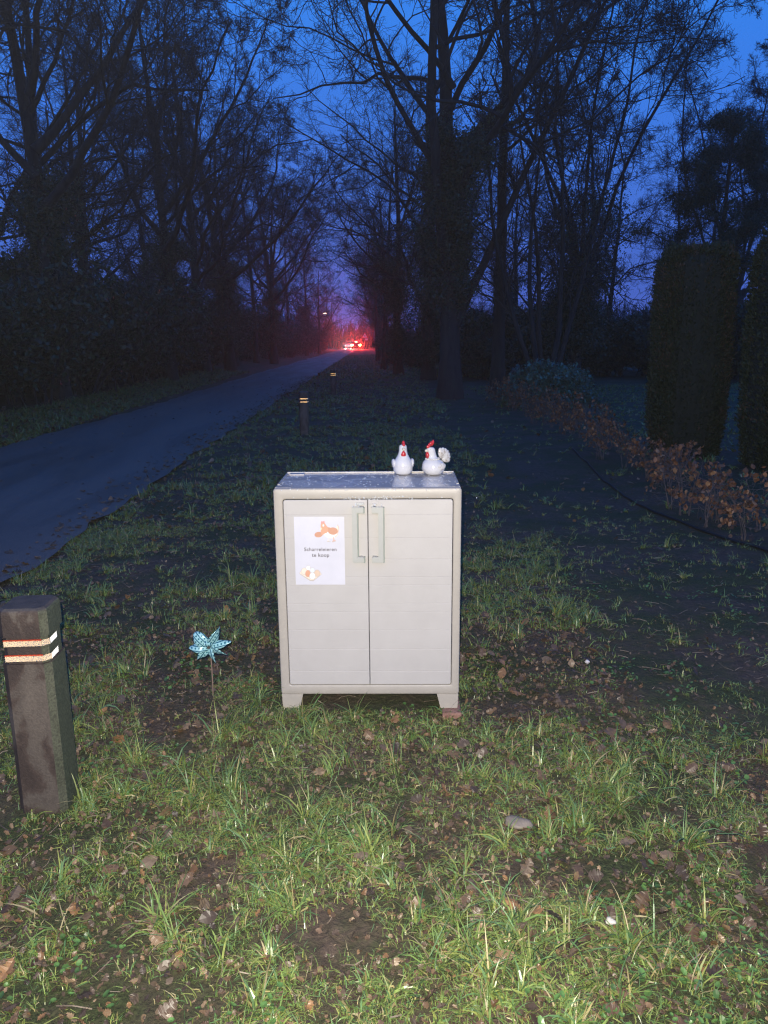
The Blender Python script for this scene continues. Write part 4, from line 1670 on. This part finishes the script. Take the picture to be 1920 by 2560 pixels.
for i, (x_, y_, sc) in enumerate(pl):
    if i < 2:
        first[i].location = (x_, y_, .2)
        first[i].scale = (sc, sc, sc)
        continue
    dup(first[i % 2], (x_, y_, .2), rt.uniform(0, 6.28), (sc, sc, sc))
pl = []
for y0, xa, xb, st in ((33, 6.0, 30, 1.6), (38, 4.6, 36, 2.0), (27.5, 12.5, 26, 1.7)):
    x_ = xa
    while x_ < xb:
        pl.append((x_, y0 + rt.uniform(-1, 1), rt.uniform(.85, 1.15)))
        x_ += st
y = 30
while y < 125:
    pl.append(((4.4 if y < 40 else 2.6) + bend(y) + rt.uniform(-.5, .5), y, rt.uniform(.55, .8)))
    y += 3.2 if y < 60 else 5
for i, (x_, y_, sc) in enumerate(pl):
    if i == 0:
        s3.location = (x_, y_, 0)
        continue
    dup(s3, (x_, y_, 0), rt.uniform(0, 6.28), (sc, sc, sc))

# ------------------------------------------------------------------ far-off wood closing the horizon
rng = np.random.default_rng(404)
A = Acc()
n = 5200
ang = rng.uniform(-1.0, 1.0, n)
dist = rng.uniform(150, 210, n)
x, y = dist * np.sin(ang), dist * np.cos(ang)
k = ~((x > 14) & (x < 26) & (y > 120)) | (rng.uniform(0, 1, n) < .3)
x, y = x[k], y[k]
n = len(x)
h = rng.uniform(5, 9.5, n) * np.where((x > -8) & (x < 14), .62, 1)
P = np.zeros((n, 5, 3))
P[:, 0] = np.stack([x, y, np.zeros(n)], -1)
d = unit(np.stack([rng.normal(0, .12, n), rng.normal(0, .12, n), np.ones(n)], -1))
for s in range(1, 5):
    d = unit(d + rng.normal(0, .1, (n, 3)))
    P[:, s] = P[:, s - 1] + d * (h / 4)[:, None]
Rr = np.linspace(.22, .04, 5)[None] * np.ones((n, 1))
A.tubes(P, Rr, 4)
P1, R1, L1 = chain_level(P, Rr, h, 9, rng, .1, 1, (30, 65), .35, .3, .5, 4, .2, .05, .4)
A.tubes(P1, np.maximum(R1, .035), 3)
tag(A.build('distant_wood', M_twig), 'far-off leafless wood closing the horizon', 'wood', kind='stuff')


# ------------------------------------------------------------------ clipped conifer blocks
def conifer_block(loc, rz, W, D_, H, seed, label):
    rng = np.random.default_rng(seed)
    t = thing('clipped_conifer', label, 'clipped hedge', loc, rz)
    # superellipsoid body
    nu_, nv_ = 48, 40
    V = []
    for j in range(nv_):
        z = H * j / (nv_ - 1)
        tt = z / H
        k = 1.0 + .06 * math.sin(tt * 3) - .10 * max(0, .12 - tt) / .12
        if tt > .93: k *= math.sqrt(max(0.0, 1 - ((tt - .93) / .075) ** 2 * .55))
        for i in range(nu_):
            a = 2 * PI * i / nu_
            ca, sa = math.cos(a), math.sin(a)
            e = .36
            px = math.copysign(abs(ca) ** e, ca) * W / 2 * k
            py = math.copysign(abs(sa) ** e, sa) * D_ / 2 * k
            V.append((px, py, z))
    V = np.array(V)
    V[:, :2] *= (.93 + .05 * vnoise(V[:, 0] + V[:, 1], V[:, 2], .3, seed))[:, None]
    idx = np.arange(nu_ * nv_).reshape(nv_, nu_)
    nx = np.roll(idx, -1, 1)
    Q = np.stack([idx[:-1], nx[:-1], nx[1:], idx[1:]], -1).reshape(-1, 4)
    top = len(V)
    V = np.concatenate([V, [[0, 0, H]]])
    T = np.stack([idx[-1], nx[-1], np.full(nu_, top)], -1)
    np_obj('inner_growth', V * np.array([.95, .95, .975]), [Q, T], flat_mat('conifer_core', (.02, .026, .014), .9), t)
    # sprays of scale-like foliage
    n = 52000
    f = rng.integers(0, len(Q), n)
    w = rng.dirichlet((1, 1, 1, 1), n)
    p = (V[Q[f]] * w[..., None]).sum(1)
    ntop = 5000
    pt = np.stack([rng.uniform(-.5, .5, ntop) * W * .88, rng.uniform(-.5, .5, ntop) * D_ * .88, H * (.985 + .02 * rng.uniform(0, 1, ntop))], -1)
    p = np.concatenate([p, pt])
    nrm = unit(p * np.array([1, 1, 0]) + np.array([0, 0, .05]))
    nrm[n:] = (0, 0, 1)
    n += ntop
    p = p + nrm * (rng.normal(.0, .026, n) + .05 * (vnoise(p[:, 0] * 1.3 + p[:, 1], p[:, 2], .22, seed + 9) - .5))[:, None]
    d = unit(nrm * .7 + np.array([0, 0, .8]) + rng.normal(0, .5, (n, 3)))
    e = unit(np.cross(d, rng.normal(0, 1, (n, 3))))
    s = (.026 * rng.uniform(.6, 1.5, n))[:, None]
    Vv = np.stack([p - d * s * .4, p + e * s * .35, p + d * s, p - e * s * .35], 1)
    pal = np.array([[.020, .036, .014], [.030, .046, .017], [.015, .028, .012], [.040, .050, .019]])
    col = pal[rng.integers(0, 4, n)] * rng.uniform(.6, 1.4, (n, 1))
    br = rng.uniform(0, 1, n) < (.03 + .25 * (vnoise(p[:, 0] * 2, p[:, 2], .5, seed + 2) > .72))
    col[br] = np.array([.085, .055, .03]) * rng.uniform(.6, 1.4, (br.sum(), 1))
    A = Acc()
    A.add(Vv.reshape(-1, 3), np.arange(n * 4).reshape(n, 4), None, np.repeat(col[:, None], 4, 1).reshape(-1, 3))
    A.build('foliage', M_hedge, t)
    return t


conifer_block((4.45, 10.25, 0), R(-12), .86, .85, 2.64, 3, 'tall clipped conifer block, the left one of the two by the garden')
conifer_block((5.28, 8.75, 0), R(-8), 1.30, 1.1, 2.72, 5, 'tall clipped conifer block cut off by the right edge')


# ------------------------------------------------------------------ round evergreen bush
def round_bush(loc, rx_, ry_, rz_, label):
    rng = np.random.default_rng(15)
    t = thing('round_bush', label, 'bush', loc, 0)
    n = 30
    a = rng.uniform(0, 2 * PI, n)
    P = np.zeros((n, 6, 3))
    el = rng.uniform(.15, 1.4, n)
    d = np.stack([np.cos(a) * np.cos(el), np.sin(a) * np.cos(el), np.sin(el)], -1)
    for s in range(1, 6):
        P[:, s] = d * np.array([rx_, ry_, rz_]) * s / 5 * .92 + rng.normal(0, .03, (n, 3))
    A = Acc()
    A.tubes(P, np.linspace(.02, .006, 6)[None] * np.ones((n, 1)), 5)
    A.build('stems', M_twig, t)
    B = Acc()
    m = 420
    u = unit(rng.normal(0, 1, (m, 3)))
    u[:, 2] = np.abs(u[:, 2]) * .95
    cen = u * np.array([rx_, ry_, rz_]) * rng.uniform(.72, 1.0, (m, 1))
    leaf_cloud(B, cen, .07, 26000, .038, rng, np.array([[.06, .14, .09], [.08, .17, .11], [.05, .10, .08]]))
    B.build('foliage', M_ivy, t)


round_bush((4.5, 17.9, 0), 1.1, 1.0, 1.02, 'low rounded evergreen bush on the lawn beyond the beech hedge')


# ------------------------------------------------------------------ young beech hedge with withered leaves
def beech_plant(seed):
    rng = np.random.default_rng(seed)
    t = thing('beech_plant', 'young beech plant holding withered brown leaves in the low hedge', 'beech plant', (0, 0, 0), 0, 'young beeches of the low hedge')
    n = 4
    H = .48
    P = np.zeros((n, 7, 3))
    a = rng.uniform(0, 2 * PI, n)
    d = unit(np.stack([np.cos(a) * .22, np.sin(a) * .22, np.ones(n)], -1))
    P[:, 0] = np.array([0, 0, -.03]) + rng.normal(0, .02, (n, 3)) * np.array([1, 1, 0])
    for s in range(1, 7):
        d = unit(d + rng.normal(0, .14, (n, 3)))
        P[:, s] = P[:, s - 1] + d * (H * rng.uniform(.75, 1.15, n) / 6)[:, None]
    Rr = np.linspace(.0045, .0015, 7)[None] * np.ones((n, 1))
    A = Acc()
    A.tubes(P, Rr, 5)
    P1, R1, L1 = chain_level(P, Rr, np.full(n, H), 7, rng, .35, 1, (35, 75), .45, .3, .6, 5, .2, .0, .5)
    A.tubes(P1, np.maximum(R1, .0012), 4)
    P2, R2, L2 = chain_level(P1, R1, L1, 4, rng, .3, 1, (30, 70), .5, .3, .7, 3, .2, 0, .5)
    A.tubes(P2, np.maximum(R2, .001), 3)
    A.build('stems', noise_mat('beech_stem', [(.3, (.08, .06, .05)), (.7, (.16, .12, .10))], scale=20, rough=.6), t)
    tips = np.concatenate([P2[:, 1:].reshape(-1, 3), P1[:, 2:].reshape(-1, 3)])
    m = 100
    hub = tips[rng.integers(0, len(tips), 26)]
    c = hub[rng.integers(0, 26, m)] + rng.normal(0, .022, (m, 3))
    B = Acc()
    tm = [leaf_template(rng, 'beech') for _ in range(6)]
    pal = np.array([[.24, .105, .045], [.32, .145, .06], [.18, .08, .038], [.14, .07, .036], [.38, .20, .09]])
    scatter_leaves(B, tm, c[:, 0], c[:, 1], rng.uniform(.028, .056, m), rng, pal=pal, z=c[:, 2], full3d=True)
    B.build('leaves', M_beech, t)
    return t


bp = [beech_plant(101), beech_plant(102), beech_plant(103)]
rb = random.Random(3)
yy = 3.9
i = 0
while yy < 19:
    xx = (2.98 if yy < 6.5 else 2.98 + (yy - 6.5) * .085 if yy < 12 else 3.45) + .1 * math.sin(yy * 1.7)
    for rep in range(0 if rb.random() < .34 else 1 if rb.random() < .7 else 2):
        px_, py_ = xx + rb.uniform(-.15, .5), yy + rb.uniform(-.14, .14)
        sc = rb.uniform(.55, 1.3)
        gz = float(ground_z(np.array([px_]), np.array([py_]))[0])
        if i < 3:
            bp[i].location = (px_, py_, gz)
            bp[i].scale = (sc, sc, sc)
            bp[i].rotation_euler[2] = rb.uniform(0, 6.28)
        else:
            dup(bp[i % 3], (px_, py_, gz), rb.uniform(0, 6.28), (sc, sc, sc * rb.uniform(.85, 1.15)))
        i += 1
    yy += rb.uniform(.16, .34) if yy > 4.6 else .3

# the dark cable lying along the hedge
cab_pts = [(3.15, 4.4), (2.98, 5.3), (2.86, 5.8), (2.78, 6.25), (2.70, 6.8), (2.67, 7.4), (2.74, 8.3), (2.86, 9.2), (2.95, 9.9), (3.02, 10.6)]
P = []
for j in range(len(cab_pts) - 1):
    for s in range(6):
        f_ = s / 6
        x_ = cab_pts[j][0] * (1 - f_) + cab_pts[j + 1][0] * f_
        y_ = cab_pts[j][1] * (1 - f_) + cab_pts[j + 1][1] * f_
        P.append((x_, y_, float(ground_z(np.array([x_]), np.array([y_]))[0]) + .014))
A = Acc()
A.tubes(np.array([P]), np.full((1, len(P)), .013), 8)
tag(A.build('cable', flat_mat('black_rubber', (.012, .012, .012), .5), smooth=True), 'black cable lying in a curve on the ground in front of the beech hedge', 'cable')


# ------------------------------------------------------------------ stones
def stone(loc, s, seed, label, col, cat='stone'):
    rng = np.random.default_rng(seed)
    bm = bmesh.new()
    bmesh.ops.create_icosphere(bm, subdivisions=3, radius=1)
    ph = rng.uniform(0, 6, 6)
    for v in bm.verts:
        c = v.co
        k = 1 + .16 * math.sin(c.x * 2.6 + ph[0]) * math.sin(c.y * 3 + ph[1]) + .1 * math.sin(c.z * 4 + ph[2] + c.x * 3)
        v.co = Vector((c.x * s[0] * k, c.y * s[1] * k, c.z * s[2] * k))
    o = bm_obj('stone', bm, noise_mat('stone_' + str(seed), [(.3, tuple(c * .7 for c in col)), (.7, col)], scale=30, rough=.6, bump=.3), None, smooth=True, loc=loc)
    tag(o, label, cat)
    return o


stone((.505, 2.185, .004), (.045, .030, .016), 1, 'flat grey-brown stone lying in the grass right of and nearer than the cabinet', (.24, .20, .16))
stone((1.10, 3.42, .008), (.013, .010, .009), 2, 'small white pebble on the dark soil right of the cabinet', (.75, .70, .70), 'pebble')
stone((.66, 1.74, .010), (.013, .011, .009), 4, 'small pale pebble in the grass near the lower right corner', (.62, .58, .50), 'pebble')


# ================================================================== far end of the lane
def lamp_glass(name, col, st): return emit_mat(name, col, st)


M_carp = flat_mat('dark_car_paint', (.03, .035, .05), .25, coat=1)
M_carl = flat_mat('silver_car_paint', (.35, .36, .38), .3, metallic=.6, coat=1)
M_glass = flat_mat('car_glass', (.01, .012, .015), .05)
M_tyre = flat_mat('tyre_rubber', (.02, .02, .02), .8)
M_rim = flat_mat('wheel_rim', (.4, .4, .42), .3, metallic=.9)
M_tail = emit_mat('lit_tail_lamp', (1, .07, .02), 700)
M_head = emit_mat('lit_head_lamp', (1, .80, .78), 2.5)
M_dlamp = flat_mat('unlit_lamp_glass', (.25, .24, .24), .2)
M_dred = flat_mat('unlit_tail_glass', (.25, .01, .01), .2)
M_plate = flat_mat('number_plate', (.7, .55, .08), .4)


def make_car(label, loc, rz, paint, tail_lit, head_lit):
    """local +y is the front of the car"""
    t = thing('car', label, 'car', loc, rz)
    # body: lofted sections along y (half width, sill, belt)
    sec = [(-2.05, .78, .36, .74, .74), (-1.98, .84, .26, .90, .80), (-1.2, .88, .20, .93, .86), (0, .89, .19, .92, .87), (1.1, .88, .20, .88, .84), (1.75, .83, .22, .76, .74), (2.05, .68, .30, .60, .56)]
    V = []
    for (y_, w_, z0, z1, wt) in sec:
        V += [(-w_ * .92, y_, z0), (-w_, y_, z0 + .15), (-w_, y_, (z0 + z1) / 2), (-wt, y_, z1), (wt, y_, z1), (w_, y_, (z0 + z1) / 2), (w_, y_, z0 + .15), (w_ * .92, y_, z0)]
    idx = np.arange(len(V)).reshape(len(sec), 8)
    nx = np.roll(idx, -1, 1)
    Q = np.stack([idx[:-1], idx[1:], nx[1:], nx[:-1]], -1).reshape(-1, 4)
    bm = bmesh.new()
    bv = [bm.verts.new(v) for v in V]
    for q in Q: bm.faces.new([bv[k_] for k_ in q])
    bm.faces.new([bv[k_] for k_ in idx[0]])
    bm.faces.new([bv[k_] for k_ in idx[-1][::-1]])
    # roof
    rf = [(-1.75, .60, 1.30), (-1.3, .64, 1.45), (-.2, .66, 1.49), (.45, .62, 1.42)]
    rv = []
    for (y_, w_, z_) in rf: rv.append([bm.verts.new(p) for p in ((-w_, y_, z_ - .05), (-w_ * .85, y_, z_), (w_ * .85, y_, z_), (w_, y_, z_ - .05))])
    for a_, b_ in zip(rv[:-1], rv[1:]):
        for k_ in range(3): bm.faces.new([a_[k_], a_[k_ + 1], b_[k_ + 1], b_[k_]])
    # pillars
    for s in (-1, 1):
        for (ya, yb, w0, w1) in ((-1.93, -1.75, .80, .60), (-.35, -.35, .87, .655), (1.15, .45, .84, .62)):
            za, zb = (.90, 1.25) if ya < -1 else (.90, 1.42) if ya < 0 else (.86, 1.37)
            pr = [bm.verts.new(p) for p in ((s * w0, ya - .05, za), (s * w0, ya + .05, za), (s * w1, yb + .05, zb), (s * w1, yb - .05, zb))]
            bm.faces.new(pr)
    bm_obj('body', bm, paint, t)
    bm = bmesh.new()
    g = lambda *p: bm.faces.new([bm.verts.new(q) for q in p])
    g((-.78, -1.95, .905), (.78, -1.95, .905), (.60, -1.76, 1.25), (-.60, -1.76, 1.25))
    bm_obj('rear_window', bm, M_glass, t)
    bm = bmesh.new()
    g((-.80, 1.16, .88), (.80, 1.16, .88), (.60, .46, 1.37), (-.60, .46, 1.37))
    bm_obj('windscreen', bm, M_glass, t)
    for s in (-1, 1):
        bm = bmesh.new()
        g((s * .855, -1.9, .92), (s * .865, 1.1, .89), (s * .63, .44, 1.37), (s * .65, -.2, 1.44), (s * .63, -1.3, 1.40), (s * .60, -1.74, 1.25))
        bm_obj('side_window', bm, M_glass, t)
        for yw in (-1.28, 1.30):
            bm = bmesh.new()
            bmesh.ops.create_cone(bm, cap_ends=True, segments=24, radius1=.32, radius2=.32, depth=.2, matrix=Matrix.Translation((s * .80, yw, .32)) @ Matrix.Rotation(R(90), 4, 'Y'))
            w_ = bm_obj('wheel', bm, M_tyre, t)
            bm = bmesh.new()
            bmesh.ops.create_cone(bm, cap_ends=True, segments=16, radius1=.19, radius2=.19, depth=.21, matrix=Matrix.Translation((s * .80, yw, .32)) @ Matrix.Rotation(R(90), 4, 'Y'))
            bm_obj('rim', bm, M_rim, w_)
        bm = bmesh.new()
        a_, b_ = sorted((s * .54, s * .84))
        box(bm, a_, b_, -2.075, -1.95, .62, .86, .02)
        bm_obj('tail_lamp', bm, M_tail if tail_lit else M_dred, t)
        bm = bmesh.new()
        a_, b_ = sorted((s * .42, s * .68))
        box(bm, a_, b_, 1.92, 2.075, .50, .62, .02)
        bm_obj('head_lamp', bm, M_head if head_lit else M_dlamp, t)
        if head_lit:
            ld = bpy.data.lights.new('headlight_beam', 'SPOT')
            ld.energy = 1400 if head_lit == 1 else head_lit
            ld.spot_size = R(40)
            ld.spot_blend = .8
            ld.color = (1, .92, .82)
            ld.shadow_soft_size = .06
            lo = bpy.data.objects.new('headlight_beam', ld)
            link(lo, t)
            lo.location = (s * .55, 2.14, .56)
            lo.rotation_euler = (R(86.5), 0, 0)
        if tail_lit:
            ld = bpy.data.lights.new('tail_glow', 'AREA')
            ld.shape = 'DISK'
            ld.size = .2
            ld.energy = 1500
            ld.color = (1, .04, .02)
            lo = bpy.data.objects.new('tail_glow', ld)
            link(lo, t)
            lo.location = (s * .71, -2.12, .75)
            lo.rotation_euler = (R(-90), 0, 0)
    bm = bmesh.new()
    box(bm, -.26, .26, -2.07, -2.04, .50, .60, .004)
    bm_obj('number_plate', bm, M_plate, t)
    bm = bmesh.new()
    box(bm, -.16, .16, -1.79, -1.75, 1.27, 1.30, .004)
    bm_obj('brake_lamp', bm, M_tail if tail_lit else M_dred, t)
    bm = bmesh.new()
    box(bm, -.86, .86, -2.11, -2.02, .34, .48, .03)
    bm_obj('bumper', bm, M_tyre, t)
    return t


YC = 140
make_car('dark car seen from behind with glowing red tail lights at the end of the lane', (bend(YC) - 2.75, YC, .02), R(-3), M_carp, 1, 1200)
YO = 156
make_car('oncoming silver car with pale headlights beyond the braking car', (bend(YO) - 4.85, YO, .02), R(180 - 2), M_carl, 0, 900)


def road_sign(label, loc, rz, lit_face=True):
    t = thing('road_sign', label, 'road sign', loc, rz)
    A = Acc()
    A.tubes(np.array([[(0, .03, -.2), (0, .03, 1.0), (0, .03, 2.9)]]), np.full((1, 3), .035), 10)
    A.build('pole', flat_mat('galvanised', (.3, .3, .31), .4, metallic=.8), t, smooth=True)
    h = 1.0
    tri = [(-.56, 1.95), (.56, 1.95), (0, 1.95 + .97)]
    cx_, cz_ = 0, 1.95 + .97 / 3

    def sc(k_): return [((p[0] - cx_) * k_ + cx_, (p[1] - cz_) * k_ + cz_) for p in tri]
    bm = bmesh.new(); prism(bm, sc(1.0), -.018, .0, .003); bm_obj('triangle_border', bm, flat_mat('sign_red', (.55, .03, .03), .4), t)
    bm = bmesh.new(); prism(bm, sc(.70), -.022, -.0185); o = bm_obj('triangle_face', bm, flat_mat('sign_white', (.82, .82, .80), .4), t)
    bm = bmesh.new()
    prism(bm, [(-.035, 2.12), (.035, 2.12), (.05, 2.42), (-.05, 2.42)], -.026, -.0225)
    prism(bm, [(-.12, 2.25), (.12, 2.25), (.12, 2.30), (-.12, 2.30)], -.0285, -.0265)
    bm_obj('symbol', bm, flat_mat('sign_black', (.02, .02, .02), .4), o)
    if lit_face:
        bm = bmesh.new(); box(bm, .06, .50, -.016, 0, 1.55, 1.86, .006); bm_obj('plate', bm, flat_mat('plate_white', (.75, .75, .73), .4), t)
    return t


road_sign('triangular warning sign lit up just beyond the car on the right verge', (bend(146) - 1.55, 135, 0), R(0))
sg = road_sign('dim triangular sign at the left verge of the far lane', (bend(96) - 6.6, 92, 0), R(8), False)


def street_lamp(label, loc, rz, lit, H=5.6):
    t = thing('street_lamp', label, 'street lamp', loc, rz)
    A = Acc()
    A.tubes(np.array([[(0, 0, -.2), (0, 0, 2), (0, 0, H - .4), (.15, 0, H - .08), (.5, 0, H), (.8, 0, H + .02)]]), np.array([[.07, .06, .045, .035, .03, .03]]), 10)
    A.build('pole', flat_mat('lamp_pole', (.2, .21, .2), .5, metallic=.6), t, smooth=True)
    bm = bmesh.new(); box(bm, .75, 1.35, -.13, .13, H - .04, H + .08, .03); bm_obj('housing', bm, flat_mat('lamp_housing', (.35, .35, .34), .5), t)
    bm = bmesh.new(); ellipsoid(bm, Vector((1.05, 0, H - .06)), (.27, .11, .09)); bm_obj('lens', bm, emit_mat('lit_lamp_lens', (1, .72, .42), 9) if lit else flat_mat('lamp_lens', (.5, .5, .48), .3), t, smooth=True)
    if lit:
        ld = bpy.data.lights.new('lamp_light', 'POINT')
        ld.energy = 60
        ld.color = (1, .75, .5)
        ld.shadow_soft_size = .1
        lo = bpy.data.objects.new('lamp_light', ld)
        link(lo, t)
        lo.location = (1.05, 0, H - .25)
    return t


street_lamp('distant street lamp glowing warm white above the end of the lane', (bend(118) - 7.8, 118, 0), R(12), True)
street_lamp('unlit street lamp head left of the glowing one', (bend(104) - 6.9, 104, 0), R(0), False, 4.9)

# ================================================================== damp evening air
bm = bmesh.new()
box(bm, -260, 260, -20, 240, -1.2, 26)
mh = bpy.data.materials.new('damp_air')
mh.use_nodes = True
nt = mh.node_tree
nt.nodes.clear()
ov = nt.nodes.new('ShaderNodeOutputMaterial')
pv = nt.nodes.new('ShaderNodeVolumePrincipled')
pv.inputs['Color'].default_value = (.85, .88, 1, 1)
pv.inputs['Density'].default_value = .0013
pv.inputs['Anisotropy'].default_value = .81
nt.links.new(pv.outputs[0], ov.inputs['Volume'])
tag(bm_obj('haze', bm, mh), 'thin damp evening air over the verge and lane', 'haze', kind='stuff')
